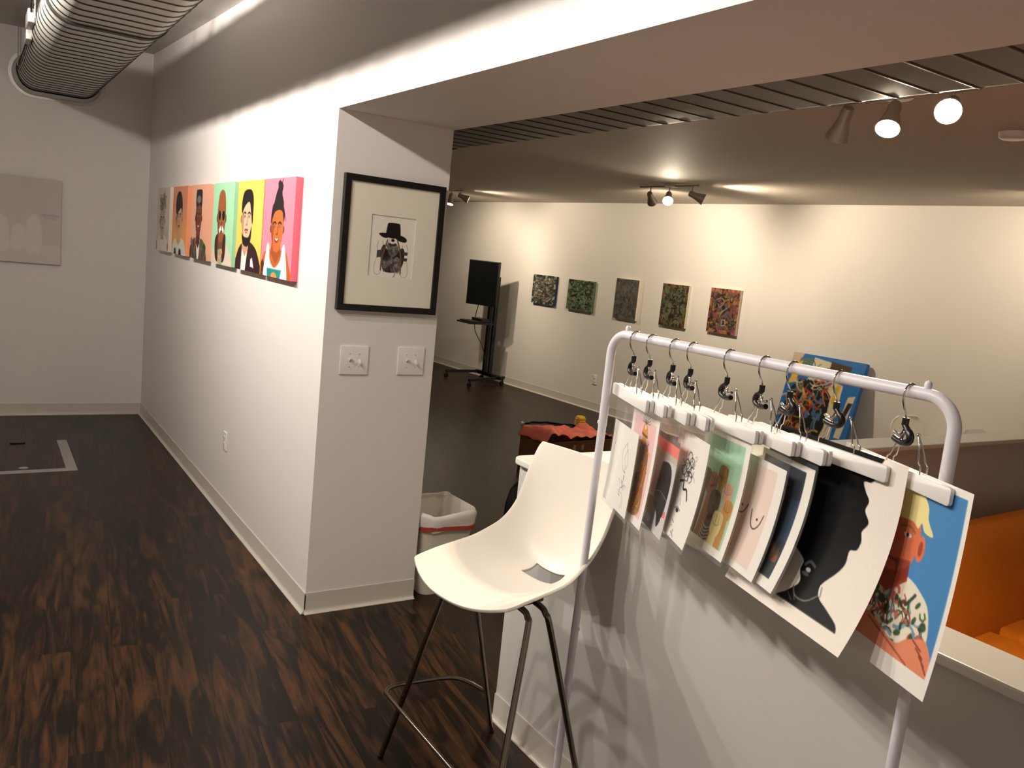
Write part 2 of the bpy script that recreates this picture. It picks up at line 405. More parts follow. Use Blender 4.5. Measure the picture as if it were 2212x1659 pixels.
# ------------------------------------------------------------------ ducts
def oval(cx, cz, hw, hh, y, off=0, n=14):
    pts = []; hh2 = hh+off
    for sx, a0 in ((1,-PI/2),(-1,PI/2)):
        for i in range(n+1):
            a = a0 + PI*i/n
            pts.append((cx + sx*(hw-hh) + hh2*math.cos(a), y, cz + hh2*math.sin(a)))
    return pts
def oval_duct(root, cx, cz, hw, hh, ya, yb, pitch, rib, m, pname):
    rings = []; y = ya
    while y < yb - pitch:
        for dy, of in ((0,0),(pitch*.04,0),(pitch*.83,0),(pitch*.86,0),(pitch*.89,rib*.8),(pitch*.925,rib),(pitch*.96,rib*.8)):
            rings.append(oval(cx,cz,hw,hh,y+dy,of))
        y += pitch
    rings.append(oval(cx,cz,hw,hh,y)); rings.append(oval(cx,cz,hw,hh,yb))
    o = obj(pname, MB().rings(rings), m, root, smooth=50); o.data.materials.append(M_seam)
    n = len(rings[0])
    for k, f in enumerate(o.data.polygons):      # the folded seam of each turn is a darker strip
        if k < (len(rings)-1)*n and (k//n) % 7 in (3,4,5): f.material_index = 1
    return o
t = thing('air_duct', 'ribbed galvanised flat oval duct under the gallery ceiling meeting the far wall', 'air duct', (.616,4.0,2.855))
oval_duct(t, .616, 2.855, .296, .133, -1.6, YB, .132, .005, M_galv, 'duct_run')
fl = MB().rings([oval(.616,2.855,.36,.19,YB-.012),oval(.616,2.855,.36,.19,YB-.001)]); obj('wall_flange', fl, M_galv, t, smooth=40)
fl = MB().rings([oval(.616,2.855,.31,.147,YB-.11),oval(.616,2.855,.318,.155,YB-.09),oval(.616,2.855,.335,.17,YB-.012)], caps=False); obj('end_collar', fl, M_galv, t, smooth=60)
fl = MB().rings([oval(.616,2.855,.305,.142,5.07),oval(.616,2.855,.305,.142,5.12)]); obj('joint_band', fl, M_seam, t, smooth=40)
for y in (4.75,5.05,5.9,7.95):
    for sx in (-1,1):
        obj('hanger_rod', MB().tube([(.616+sx*.3,y,2.86),(.616+sx*.3,y,zL(y)+.01)], .004, 8), M_galv, t)
sb = obj('control_box', MB().rbox((.282,5.95,2.84),(.322,6.2,2.92), .008), M_tape, t, smooth=40)
obj('cable', MB().tube(bez([(.30,5.95,2.9),(.30,5.85,2.95),(.31,5.7,3.0),(.32,5.62,3.085)],5), .006, 8), M_black, sb)
obj('latch', MB().rbox((.29,6.3,2.80),(.325,6.5,2.86), .006), M_galv, t, smooth=40)

t = thing('air_duct', 'dull steel spiral duct running beside the beam under the lounge ceiling', 'air duct', (2.23,2,2.46))
oval_duct(t, 2.235, 2.462, .285, .085, -1.6, 4.75, .132, .003, M_galv2, 'duct_run')
for y in (.4,2.4,4.3):
    for sx in (-1,1): obj('hanger_strap', MB().box((2.235+sx*.2-.012,y,2.546),(2.235+sx*.2+.012,y+.002,ZC+.002)), M_galv2, t)
obj('end_collar', MB().rings([oval(2.235,2.462,.292,.092,4.62),oval(2.235,2.462,.292,.092,4.8)]), M_seam, t, smooth=40)

# ------------------------------------------------------------------ track lights
def aim_matrix(p, d):
    return Matrix.Translation(p) @ Vector(d).to_track_quat('Z','Y').to_matrix().to_4x4()
def track_light(label, heads, bar, zc, energy, colour, group, kind='SPOT', spread=120):
    """heads: (x, y, z of pivot, aim vector, lit)"""
    cx = sum(h[0] for h in heads)/3; cy = sum(h[1] for h in heads)/3
    t = thing('track_light', label, 'ceiling light', (cx,cy,zc), group)
    obj('canopy', MB().lathe([(.055,-.022),(.06,-.018),(.06,0)], 24, Matrix.Translation((cx,cy,zc))), M_whitep, t, smooth=40)
    (xa,ya),(xb,yb) = bar
    obj('bar', MB().tube([(xa,ya,zc-.016),(xb,yb,zc-.016)], .008, 10), M_nickel, t, smooth=40)
    for x,y,z,d,lit in heads:
        obj('stem', MB().tube([(x,y,zc-.016),(x,y,z)], .006, 8), M_nickel, t, smooth=40)
        Mx = aim_matrix((x,y,z), d)
        h = obj('lamp_shade', MB().lathe([(.0,-.03),(.022,-.028),(.027,-.01),(.027,.02),(.032,.045),(.046,.095),(.050,.112),(.046,.112),(.042,.095),(.028,.045),(.0,.04)], 24, Mx, caps=False), M_nickel, t, smooth=40)
        obj('bulb', MB().lathe([(.0,.042),(.02,.05),(.040,.085),(.041,.098),(.03,.106),(.0,.109)], 20, Mx, caps=False), M_bulb if lit else M_unlit, h, smooth=40)
        if lit:
            L = bpy.data.lights.new('lamp_beam',kind); L.energy = energy*lit; L.color = colour; L.shadow_soft_size = .035
            if kind == 'SPOT': L.spot_size = math.radians(spread); L.spot_blend = .8
            lo = bpy.data.objects.new('lamp_beam', L); COL.objects.link(lo); lo.parent = t
            dv = Vector(d).normalized()
            lo.location = Vector((x,y,z)) + dv*.125 - Vector(ORG[t.name]); lo.rotation_euler = (-dv).to_track_quat('Z','Y').to_euler()
    return t
WARM = (1,.83,.62); NEUT = (1,.90,.80)
G = 'three-lamp ceiling tracks'
track_light('three-lamp nickel track light nearest, its lamps glaring beside the spiral duct',
    [(3.1,2.36,2.50,(.3,.5,-.8),0),(3.1,2.14,2.50,(-.55,-.25,-.8),1),(3.1,1.90,2.50,(-.80,-.40,-.45),1)], ((3.1,2.44),(3.1,1.80)), ZC, 78, WARM, G, spread=130)
track_light('three-lamp nickel track light in front of the five small paintings',
    [(5.25,5.98,2.47,(.80,.50,-.52),1.5),(5.25,5.73,2.47,(-.58,-.60,-.58),.8),(5.25,5.44,2.47,(.75,-.70,-.36),1.25)], ((5.25,6.13),(5.25,5.36)), ZC, 75, WARM, G, spread=130)
track_light('three-lamp nickel track light farthest, half hidden by the pillar',
    [(5.15,9.90,2.48,(.7,.3,-.6),1),(5.15,9.64,2.48,(-.2,-.15,-1),1),(5.15,9.40,2.48,(.80,-.45,-.35),.7)], ((5.15,10.0),(5.15,9.33)), ZC, 75, WARM, G, spread=130)
track_light('three-lamp nickel track light over the half wall ledge, near the lounge wall',
    [(5.9,2.46,2.47,(.8,.35,-.45),1),(5.9,2.66,2.47,(.75,.5,-.5),1),(5.9,2.86,2.47,(.6,.75,-.45),1)], ((5.9,2.40),(5.9,2.95)), ZC, 12, WARM, G, spread=120)
track_light('three-lamp nickel track light on the gallery ceiling, nearer the far wall',
    [(-.43,4.07,2.96,(.90,-.40,-.06),1),(-.43,4.82,2.96,(.90,-.40,-.06),1),(-.43,5.5,2.96,(.97,-.12,-.06),.8)], ((-.43,3.9),(-.43,5.6)), zL(4.75), 130, NEUT, G, spread=172)
track_light('three-lamp nickel track light on the gallery ceiling, nearer the bar stool',
    [(-.43,1.35,2.94,(1,0,-.12),1),(-.43,2.0,2.94,(1,0,-.12),1),(-.43,2.65,2.94,(1,0,-.12),1)], ((-.43,1.25),(-.43,2.75)), zL(2.0)+.04, 60, NEUT, G, 'POINT')
o = obj('smoke_detector', MB().lathe([(.05,-.03),(.062,-.022),(.065,0)], 28, Matrix.Translation((4.02,2.14,ZC))), M_whitep, smooth=40)
tag(o, 'round white smoke detector on the lounge ceiling right of the glaring lamps', 'smoke detector')

# ------------------------------------------------------------------ switches and outlets
def plate(label, cat, c, nrm, w, h, kind, group=None):
    """wall plate centred at c facing nrm (axis aligned or nearly)"""
    n = Vector(nrm).normalized(); r = Vector((0,0,1)).cross(n); Mx = Matrix((r, (0,0,1), n)).transposed().to_4x4(); Mx.translation = c
    t = thing('light_switch_plate' if kind == 'switch' else 'power_outlet', label, cat, c, group)
    obj('face_plate', MB().rbox((-w/2,-h/2,0),(w/2,h/2,.008), .004, 3, Mx), M_whitep, t, smooth=40)
    if kind == 'switch':
        for sx in (-.023,.023):
            tg = MB().box((sx-.005,-.012,.008),(sx+.005,.012,.0085), Mx)
            up = 1 if sx < 0 else -1
            tg.add([Mx @ Vector(p) for p in [(sx-.005,-.008,.007),(sx+.005,-.008,.007),(sx+.005,.008,.007),(sx-.005,.008,.007),(sx-.004,up*.012-.004,.026),(sx+.004,up*.012-.004,.026),(sx+.004,up*.012+.004,.026),(sx-.004,up*.012+.004,.026)]],
                   [(0,3,2,1),(4,5,6,7),(0,1,5,4),(1,2,6,5),(2,3,7,6),(3,0,4,7)])
            obj('toggle', tg, M_whitep, t)
            for sz in (-.03,.03):
                obj('screw', MB().lathe([(.0028,0),(.0028,.001),(0,.0012)], 10, Mx @ Matrix.Translation((sx,sz,.0078))), M_nickel, t)
    else:
        for sz in (-.02,.02):
            rc = obj('receptacle', MB().rbox((-.0165,sz-.0135,.007),(.0165,sz+.0135,.0105), .003, 3, Mx), M_whitep, t, smooth=40)
            sl = MB()
            for sx in (-.006,.006): sl.box((sx-.001,sz-.003,.0104),(sx+.001,sz+.006,.0109), Mx)
            sl.box((-.002,sz-.010,.0104),(.002,sz-.006,.0109), Mx)
            obj('slots', sl, M_black, rc)
    return t
plate('white double light switch under the framed picture, nearer the portraits', 'light switch', (1.5,YP,1.22), (0,-1,0), .141, .137, 'switch')
plate('white double light switch under the framed picture, at the lounge edge', 'light switch', (1.79,YP,1.222), (0,-1,0), .141, .137, 'switch')
plate('white power outlet low on the portrait wall', 'outlet', (XA,5.18,.465), (-1,0,0), .075, .118, 'outlet')
plate('white power outlet on the lounge wall above the base, left of the rack', 'outlet', (xD(8.09)-.001,8.09,.385), (-1,-.055,0), .08, .12, 'outlet')

# ------------------------------------------------------------------ portraits on the left wall
W_ = (.93,.93,.90)
def face(p, cx, cy, rx, ry, skin, dark, hair=None, smile=False, ears=True):
    if ears:
        p.ell(cx-rx*1.05, cy+ry*.05, rx*.18, ry*.17, dark); p.ell(cx+rx*1.05, cy+ry*.05, rx*.18, ry*.17, dark)
    p.blob([(cx-rx,cy-ry*.4),(cx-rx*.6,cy-ry*.95),(cx+rx*.6,cy-ry*.95),(cx+rx,cy-ry*.4),(cx+rx*.95,cy+ry*.35),(cx+rx*.45,cy+ry*.95),(cx-rx*.45,cy+ry*.95),(cx-rx*.95,cy+ry*.35)], skin)
    p.blob([(cx-rx,cy-ry*.3),(cx-rx*.55,cy-ry*.1),(cx-rx*.6,cy+ry*.5),(cx-rx*.4,cy+ry*.9),(cx-rx*.95,cy+ry*.35)], dark, .55)
    for sx in (-1,1):
        p.ell(cx+sx*rx*.42, cy-ry*.08, rx*.24, ry*.06, dark); p.ell(cx+sx*rx*.42, cy-ry*.08, rx*.14, ry*.035, (.92,.9,.86)); p.ell(cx+sx*rx*.42, cy-ry*.08, rx*.07, ry*.035, (.08,.06,.05))
        p.line([(cx+sx*rx*.18,cy-ry*.19),(cx+sx*rx*.45,cy-ry*.25),(cx+sx*rx*.7,cy-ry*.18)], rx*.10, (.10,.07,.06))
    p.line([(cx+rx*.08,cy-ry*.05),(cx+rx*.16,cy+ry*.22),(cx-rx*.1,cy+ry*.26)], rx*.09, dark)
    if smile:
        p.blob([(cx-rx*.42,cy+ry*.40),(cx,cy+ry*.46),(cx+rx*.42,cy+ry*.40),(cx+rx*.2,cy+ry*.60),(cx-rx*.2,cy+ry*.60)], (.45,.16,.12)); p.blob([(cx-rx*.34,cy+ry*.42),(cx,cy+ry*.47),(cx+rx*.34,cy+ry*.42),(cx,cy+ry*.54)], (.96,.95,.92))
    else:
        p.line([(cx-rx*.3,cy+ry*.48),(cx,cy+ry*.46),(cx+rx*.3,cy+ry*.48)], rx*.12, (.50,.22,.18)); p.line([(cx-rx*.22,cy+ry*.57),(cx+rx*.22,cy+ry*.57)], rx*.06, dark)
NXP = 120
def portrait1():
    p = Pic(NXP,NXP,(.80,.76,.70)); sk=(.70,.66,.60); ln=(.34,.28,.22)
    p.blob([(.0,1.1),(.06,.86),(.25,.76),(.6,.74),(.9,.84),(1.0,1.1)], (.88,.86,.83)); p.poly([(.36,.6),(.56,.6),(.6,.82),(.33,.82)], (.70,.60,.50))
    face(p,.46,.52,.19,.24,sk,(.46,.38,.31)); p.rng=np.random.default_rng(5)
    p.scribble(60,[(.22,.20,.14),(.30,.30,.20),(.45,.36,.28)],.035,.014,(.24,.17,.66,.34)); p.scribble(10,[(.3,.25,.18)],.03,.008,(.35,.08,.6,.2))
    p.ell(.03,.92,.04,.08,(.6,.38,.34)); p.ell(.93,.92,.04,.06,(.6,.38,.34)); return p.done()
def portrait2():
    p = Pic(NXP,NXP,(.82,.54,.42)); p.vgrad((.82,.54,.42),(.93,.70,.34),.3,1.0)
    p.blob([(.02,1.1),(.1,.84),(.3,.76),(.7,.76),(.9,.84),(.98,1.1)], (.84,.84,.80)); p.poly([(.36,.62),(.58,.62),(.62,.8),(.47,.86),(.33,.8)], (.78,.62,.38))
    face(p,.47,.46,.19,.25,(.76,.62,.48),(.40,.30,.22)); p.blob([(.25,.38),(.24,.2),(.36,.09),(.54,.09),(.66,.2),(.67,.42),(.6,.32),(.45,.36),(.33,.40)], (.14,.12,.10)); p.blob([(.55,.09),(.68,.24),(.68,.4),(.6,.3)], (.2,.17,.15))
    p.poly([(.2,.92),(.3,.9),(.36,1),(.2,1)], (.1,.1,.1)); p.poly([(.55,.9),(.66,.92),(.7,1),(.52,1)], (.1,.1,.1)); return p.done()
def portrait3():
    p = Pic(NXP,NXP,(.87,.65,.55)); p.blob([(-.02,1.1),(.08,.80),(.3,.72),(.65,.72),(.86,.80),(.98,1.1)], (.26,.30,.18))
    p.rng=np.random.default_rng(8); p.dabs(60,[(.16,.22,.12),(.40,.42,.26),(.55,.30,.36),(.30,.24,.16)],.05,(.05,.76,.95,1)); p.poly([(.35,.72),(.6,.72),(.55,1),(.46,1)], (.88,.87,.86))
    p.poly([(.36,.6),(.58,.6),(.58,.78),(.48,.86),(.37,.78)], (.30,.17,.12)); face(p,.47,.44,.17,.24,(.42,.24,.17),(.22,.12,.09),smile=True)
    p.blob([(.31,.3),(.30,.10),(.38,.07),(.58,.07),(.64,.11),(.63,.3),(.5,.27)], (.15,.13,.13)); p.ell(.46,.2,.12,.05,(.62,.58,.56),.6); return p.done()
def portrait4():
    p = Pic(NXP,NXP,(.62,.83,.68)); p.blob([(-.02,1.1),(.06,.84),(.3,.74),(.6,.72),(.85,.82),(.98,1.1)], (.83,.79,.72)); p.blob([(.16,.72),(.3,.62),(.62,.62),(.68,.72),(.62,.95),(.24,.95)], (.24,.12,.10))
    p.poly([(.3,.66),(.55,.66),(.5,1),(.34,1)], (.42,.27,.17)); p.rng=np.random.default_rng(2); p.poly([(.33,.82),(.52,.80),(.52,1),(.33,1)], (.80,.75,.45)); p.dabs(30,[(.85,.8,.35),(.4,.6,.7),(.8,.45,.5),(.5,.7,.45)],.035,(.34,.83,.51,.99))
    face(p,.44,.42,.19,.30,(.55,.33,.19),(.34,.19,.11)); p.ell(.44,.2,.16,.11,(.58,.34,.19))
    for sx in (.35,.53): p.ell(sx,.40,.085,.075,(.62,.45,.25)); p.ell(sx,.40,.065,.062,(.07,.06,.05))
    p.poly([(.34,.57),(.43,.52),(.45,.57),(.36,.62)], (.93,.92,.9)); p.poly([(.47,.57),(.50,.52),(.58,.58),(.55,.62)], (.93,.92,.9)); return p.done()
def portrait5():
    p = Pic(NXP,NXP,(.97,.76,.36)); p.blob([(-.02,1.1),(.08,.80),(.32,.68),(.6,.68),(.88,.80),(1.02,1.1)], (.17,.08,.09)); p.poly([(.26,.72),(.5,.72),(.42,1),(.24,1)], (.92,.89,.86))
    p.poly([(.24,.60),(.52,.60),(.5,.76),(.38,.84),(.26,.76)], (.75,.58,.45)); face(p,.40,.42,.20,.27,(.88,.70,.58),(.52,.36,.27)); p.blob([(.22,.58),(.3,.62),(.5,.62),(.6,.5),(.58,.66),(.44,.73),(.28,.70)], (.09,.07,.06))
    p.blob([(.2,.36),(.18,.24),(.25,.13),(.4,.10),(.56,.12),(.64,.24),(.62,.48),(.56,.36),(.48,.24),(.32,.28)], (.08,.06,.06)); p.poly([(.62,.86),(.68,.84),(.76,.95),(.62,.94)], (.85,.83,.88)); return p.done()
def portrait6():
    p = Pic(NXP,NXP,(.98,.50,.58)); p.blob([(-.05,1.1),(.03,.84),(.2,.73),(.75,.72),(.9,.82),(.98,1.1)], (.70,.36,.16)); p.dabs(14,[(.25,.14,.1)],.03,(.01,.85,.12,1))
    p.poly([(.34,.58),(.62,.58),(.64,.76),(.5,.86),(.32,.76)], (.58,.29,.13)); p.blob([(.14,1.1),(.18,.70),(.26,.68),(.3,.82),(.46,.90),(.64,.82),(.7,.68),(.78,.70),(.84,1.1)], (.96,.95,.90))
    face(p,.49,.50,.19,.235,(.74,.39,.17),(.40,.18,.09),smile=True); p.blob([(.28,.46),(.29,.33),(.36,.25),(.6,.25),(.7,.33),(.69,.44),(.62,.33),(.4,.34)], (.10,.06,.07))
    p.blob([(.36,.3),(.40,.17),(.46,.10),(.45,.05),(.52,.03),(.62,.08),(.60,.16),(.66,.28)], (.09,.06,.07)); p.line([(.52,.1),(.50,.03)],.02,(.09,.06,.07)); p.line([(.56,.09),(.60,.02)],.02,(.09,.06,.07)); p.line([(.66,.3),(.71,.36),(.73,.42)],.02,(.09,.06,.07))
    p.poly([(.22,.91),(.70,.91),(.66,1),(.24,1)], (.10,.52,.50)); p.ell(.46,.99,.10,.045,(.85,.55,.3)); return p.done()
PORT = [
 (7.30,portrait1,(.84,.79,.73),'square cream portrait canvas nearest the corner, pale sketched face with tangled hair'),
 (6.665,portrait2,(.90,.58,.42),'square orange portrait canvas, dark swept hair and white vest'),
 (6.025,portrait3,(.88,.66,.55),'square salmon portrait canvas, smiling man in a camouflage jacket'),
 (5.385,portrait4,(.62,.83,.68),'square mint green portrait canvas, bald man in round sunglasses'),
 (4.795,portrait5,(.97,.76,.36),'square yellow portrait canvas, bearded man in a dark jacket'),
 (4.275,portrait6,(.93,.45,.53),'square pink portrait canvas nearest the pillar, smiling man in a white vest')]
for yc, fn, sc, lab in PORT:
    me = sheet('portrait_canvas', fn(), .506, .50, M_canvas, depth=.037, side=sc)
    o = obj('portrait_canvas', me, None); o.location = (XA-.036, yc, 2.04); o.rotation_euler = (0,0,-PI/2)
    tag(o, lab, 'picture', 'portrait canvases on the left wall')

# pale picture on the far wall
p = Pic(110,80,(.80,.76,.75)); p.vgrad((.79,.755,.745),(.82,.785,.775),0,.8); p.vgrad((.84,.81,.80),(.83,.80,.79),.78,1)
for x,y,w,h in ((.52,.62,.06,.22),(.66,.66,.05,.16),(.78,.60,.055,.24)): p.blob([(x-w,y+h),(x-w,y-h*.3),(x-w*.3,y-h*.7),(x+w*.3,y-h*.7),(x+w,y-h*.3),(x+w,y+h)], (.87,.85,.84), .8)
p.line([(.84,.42),(.97,.42)],.012,(.70,.66,.66)); p.line([(.86,.45),(.95,.46)],.02,(.74,.70,.70),.7)
me = sheet('pale_picture', p.done(), .92, .705, M_canvas, depth=.037, side=(.36,.34,.33)); o = obj('pale_picture', me, None); o.location = (.197,YB-.04,2.022)
tag(o, 'large pale pinkish canvas of faint bottles on the far gallery wall', 'picture')

# ------------------------------------------------------------------ framed picture on the pillar
t = thing('framed_picture', 'black framed picture of a figure in a wide black hat on the pillar', 'picture', (1.6375,YP-.002,1.755))
x0,x1,z0,z1 = 1.388,1.888,1.452,2.057; fw = .029
yb_, yf = YP-.002, YP-.032
fr = MB()
for lo,hi in (((x0,yf,z1-fw),(x1,yb_,z1)),((x0,yf,z0),(x1,yb_,z0+fw)),((x0,yf,z0+fw),(x0+fw,yb_,z1-fw)),((x1-fw,yf,z0+fw),(x1,yb_,z1-fw))): fr.box(lo,hi)
bevel(obj('frame', fr, M_frame, t), .0015)
a0,a1,c0,c1 = 1.528,1.750,1.615,1.892
mt = MB(); ym = YP-.021
for lo,hi in (((x0+fw-.003,ym,c1),(x1-fw+.003,ym+.0025,z1-fw+.003)),((x0+fw-.003,ym,z0+fw-.003),(x1-fw+.003,ym+.0025,c0)),((x0+fw-.003,ym,c0),(a0,ym+.0025,c1)),((a1,ym,c0),(x1-fw+.003,ym+.0025,c1))): mt.box(lo,hi)
obj('mat_board', mt, M_mat, t)
p = Pic(150,188,(.96,.945,.90)); K=(.07,.07,.07); br=(.50,.36,.20)
p.blob([(.28,.56),(.34,.47),(.42,.55),(.62,.55),(.72,.5),(.77,.58),(.74,.78),(.62,.88),(.38,.88),(.30,.74)], (.13,.12,.12))
p.rng=np.random.default_rng(4); p.dabs(50,[(.35,.33,.33),(.5,.47,.47),(.2,.19,.19),(.62,.58,.58)],.045,(.36,.68,.68,.86),.6); p.blob([(.4,.46),(.58,.44),(.64,.56),(.52,.66),(.42,.56)], (.42,.40,.38)); p.dabs(40,[(.25,.24,.23),(.55,.53,.5)],.03,(.42,.45,.60,.60),.6)
p.ell(.505,.365,.10,.085,(.92,.91,.88)); p.blob([(.38,.17),(.42,.135),(.60,.135),(.64,.17),(.635,.345),(.38,.345)], K); p.blob([(.22,.31),(.36,.295),(.66,.31),(.79,.36),(.77,.41),(.64,.40),(.5,.345),(.36,.37),(.27,.35)], K)
p.ell(.51,.395,.035,.024,(.08,.05,.05)); p.blob([(.43,.44),(.5,.46),(.58,.44),(.57,.48),(.45,.48)], (.2,.19,.19))
p.line([(.40,.40),(.36,.52),(.31,.68),(.30,.86)],.03,br); p.line([(.61,.40),(.66,.52),(.70,.68),(.71,.90)],.03,br)
for q in ([(.22,.43),(.2,.5),(.22,.58)],[(.3,.42),(.32,.5),(.3,.58)],[(.8,.44),(.83,.52),(.82,.6)],[(.72,.46),(.71,.55)]): p.line(q,.008,(.55,.52,.47))
p.poly([(.2,.57),(.3,.55),(.31,.66),(.2,.68)], (.33,.30,.31)); p.poly([(.72,.56),(.84,.56),(.83,.61),(.73,.61)], (.28,.25,.26)); p.poly([(.72,.65),(.84,.65),(.83,.70),(.72,.70)], (.28,.22,.21))
p.line([(.2,.68),(.16,.84),(.2,.93),(.28,.92),(.3,.86)],.006,(.55,.52,.47)); p.line([(.83,.70),(.86,.86),(.82,.95),(.74,.94),(.71,.88)],.006,(.55,.52,.47)); p.line([(.56,.8),(.6,.9),(.57,.96)],.02,(.6,.57,.56))
me = sheet('artwork', p.done(), a1-a0+.02, c1-c0+.02, M_paint); o = obj('artwork', me, None, t); o.location = ((a0+a1)/2-ORG[t.name][0], YP-.016-ORG[t.name][1], c1+.01-ORG[t.name][2])
obj('glass_pane', MB().add([(x0+fw-.004,YP-.026,z0+fw-.004),(x1-fw+.004,YP-.026,z0+fw-.004),(x1-fw+.004,YP-.026,z1-fw+.004),(x0+fw-.004,YP-.026,z1-fw+.004)],[(0,1,2,3)]), M_glass, t)

# ------------------------------------------------------------------ five small paintings
def thick(seed, bg, pal, n1, n2, edge=None, size=.05, w=.035):
    p = Pic(90,110,bg); p.rng=np.random.default_rng(seed); m = .02
    p.dabs(n1,pal,.07,(m,m,1-m,1-m)); p.scribble(n2,pal,size,w,(m,m,1-m*2,1-m*2),1.8)
    if edge:
        p.dabs(70,edge,.05,(0,0,1,.06)); p.dabs(70,edge,.05,(0,.94,1,1)); p.dabs(60,edge,.05,(0,0,.06,1)); p.dabs(60,edge,.05,(.94,0,1,1))
    return p
g1=[(.33,.36,.22),(.24,.27,.20),(.52,.54,.38),(.20,.26,.36),(.62,.44,.34),(.14,.15,.13),(.45,.46,.30)]
g2=[(.28,.38,.22),(.18,.24,.14),(.45,.56,.36),(.58,.66,.50),(.13,.16,.10),(.35,.44,.27)]
g3=[(.35,.34,.30),(.25,.25,.22),(.45,.44,.42),(.42,.36,.28),(.30,.34,.36),(.5,.48,.44)]
g4=[(.30,.29,.20),(.20,.19,.13),(.42,.41,.28),(.52,.50,.32),(.15,.14,.10),(.45,.50,.38)]
g5=[(.28,.25,.23),(.20,.17,.16),(.40,.36,.36),(.55,.34,.20),(.78,.55,.12),(.66,.26,.22),(.34,.38,.36),(.15,.12,.11)]
def fifth():
    p = thick(15,(.6,.3,.2),g5,140,150,[(.75,.25,.18),(.8,.55,.15),(.2,.18,.16),(.75,.4,.4)],.045,.03)
    p.line([(.48,.7),(.60,.68),(.62,.80),(.50,.82),(.48,.7)],.025,(.7,.68,.66),smooth=False); p.line([(.25,.25),(.4,.22),(.5,.3),(.38,.42),(.3,.35)],.03,(.62,.5,.5)); p.line([(.4,.55),(.62,.42)],.03,(.6,.56,.58)); p.line([(.5,.62),(.68,.5)],.03,(.45,.43,.45)); return p.done()
def mute(im, sat=.72, val=.86):
    g = im.mean(-1, keepdims=True); return np.clip((g + (im-g)*sat)*val, 0, 1)
PTG = [
 (9.27,1.597,.50,.385,thick(11,(.70,.70,.62),g1,120,150,[(.16,.20,.30),(.75,.76,.70),(.2,.26,.22)]).done(),(.10,.15,.27),'small landscape painting with dark blue edges, farthest along the lounge wall'),
 (8.515,1.59,.50,.385,thick(12,(.5,.58,.45),g2,120,170,None).done(),(.36,.42,.31),'small green scribbled painting with green edges on the lounge wall'),
 (7.675,1.668,.385,.475,thick(13,(.45,.42,.38),g3,160,220,None,.03,.02).done(),(.86,.82,.75),'small grey speckled painting, middle of the five on the lounge wall'),
 (6.905,1.67,.39,.47,thick(14,(.35,.34,.24),g4,140,150,[(.5,.45,.15),(.6,.3,.15),(.2,.2,.14)]).done(),(.86,.82,.75),'small olive painting with a yellow top edge on the lounge wall'),
 (6.20,1.682,.39,.47,fifth(),(.86,.82,.75),'small red and orange collage painting, nearest the clothes rack')]
for yc,zt,w,h,img,sc,lab in PTG:
    me = sheet('small_painting', mute(img), w, h, M_oil, depth=.034, side=sc); o = obj('small_painting', me, None)
    o.location = (xD(yc)-.037, yc, zt); o.rotation_euler = (0,0,-PI/2+.055*0 - math.atan(-.055)); tag(o, lab, 'painting', 'small paintings on the lounge wall')

# big leaning canvas: plain abstract in the same colours
p = Pic(110,170,(.12,.40,.68)); p.rng=np.random.default_rng(21); cream=(.80,.76,.66); K=(.07,.065,.06)
p.poly([(0,0),(.16,0),(.1,.1),(0,.12)],(.75,.68,.60)); p.poly([(.12,.04),(.3,.03),(.3,.14),(.1,.14)],(.33,.44,.42)); p.poly([(.08,.08),(.16,.06),(.14,.24),(.04,.26)],(.86,.66,.16)); p.poly([(.31,.02),(.56,.04),(.56,.2),(.3,.2)],cream)
p.poly([(.55,.03),(.83,.05),(.80,.15),(.55,.13)],(.26,.19,.10)); p.poly([(.6,.18),(.78,.2),(.8,.7),(.62,.7)],cream); p.poly([(.88,.28),(.97,.26),(.92,.6),(.84,.6)],cream); p.poly([(.70,.2),(.76,.2),(.72,.36),(.68,.34)],(.82,.65,.12)); p.poly([(.9,.32),(.96,.32),(.88,.52),(.84,.5)],(.15,.12,.09))
p.poly([(.08,.30),(.20,.21),(.5,.2),(.66,.3),(.68,.55),(.6,.75),(.2,.75),(.06,.55)], K); p.poly([(.2,.72),(.6,.72),(.55,.9),(.25,.9)], K)
p.scribble(90,[(.62,.20,.16),(.75,.42,.22),(.35,.48,.56),(.62,.62,.42),(.80,.60,.18),(.70,.66,.60),(.30,.34,.20)],.045,.022,(.1,.24,.6,.9),.5); p.dabs(16,[(.24,.42,.62),(.58,.18,.16),(.72,.50,.20),(.45,.55,.58)],.04,(.18,.3,.6,.8)); p.scribble(16,[(.2,.18,.16)],.02,.008,(.34,.08,.58,.19)); p.scribble(12,[cream],.03,.01,(.2,.2,.6,.26))
me = sheet('leaning_canvas', p.done(), .76, 1.18, M_oil, depth=.05, side=(.13,.40,.66)); o = obj('leaning_canvas', me, None)
ln = math.radians(13); yc = 4.86
o.rotation_euler = (-ln, 0, -PI/2+math.atan(.055)); hz = 1.18*math.cos(ln)
o.location = (xD(yc)-.07, yc, hz+.012); tag(o, 'big blue and black abstract canvas leaning against the lounge wall', 'painting')

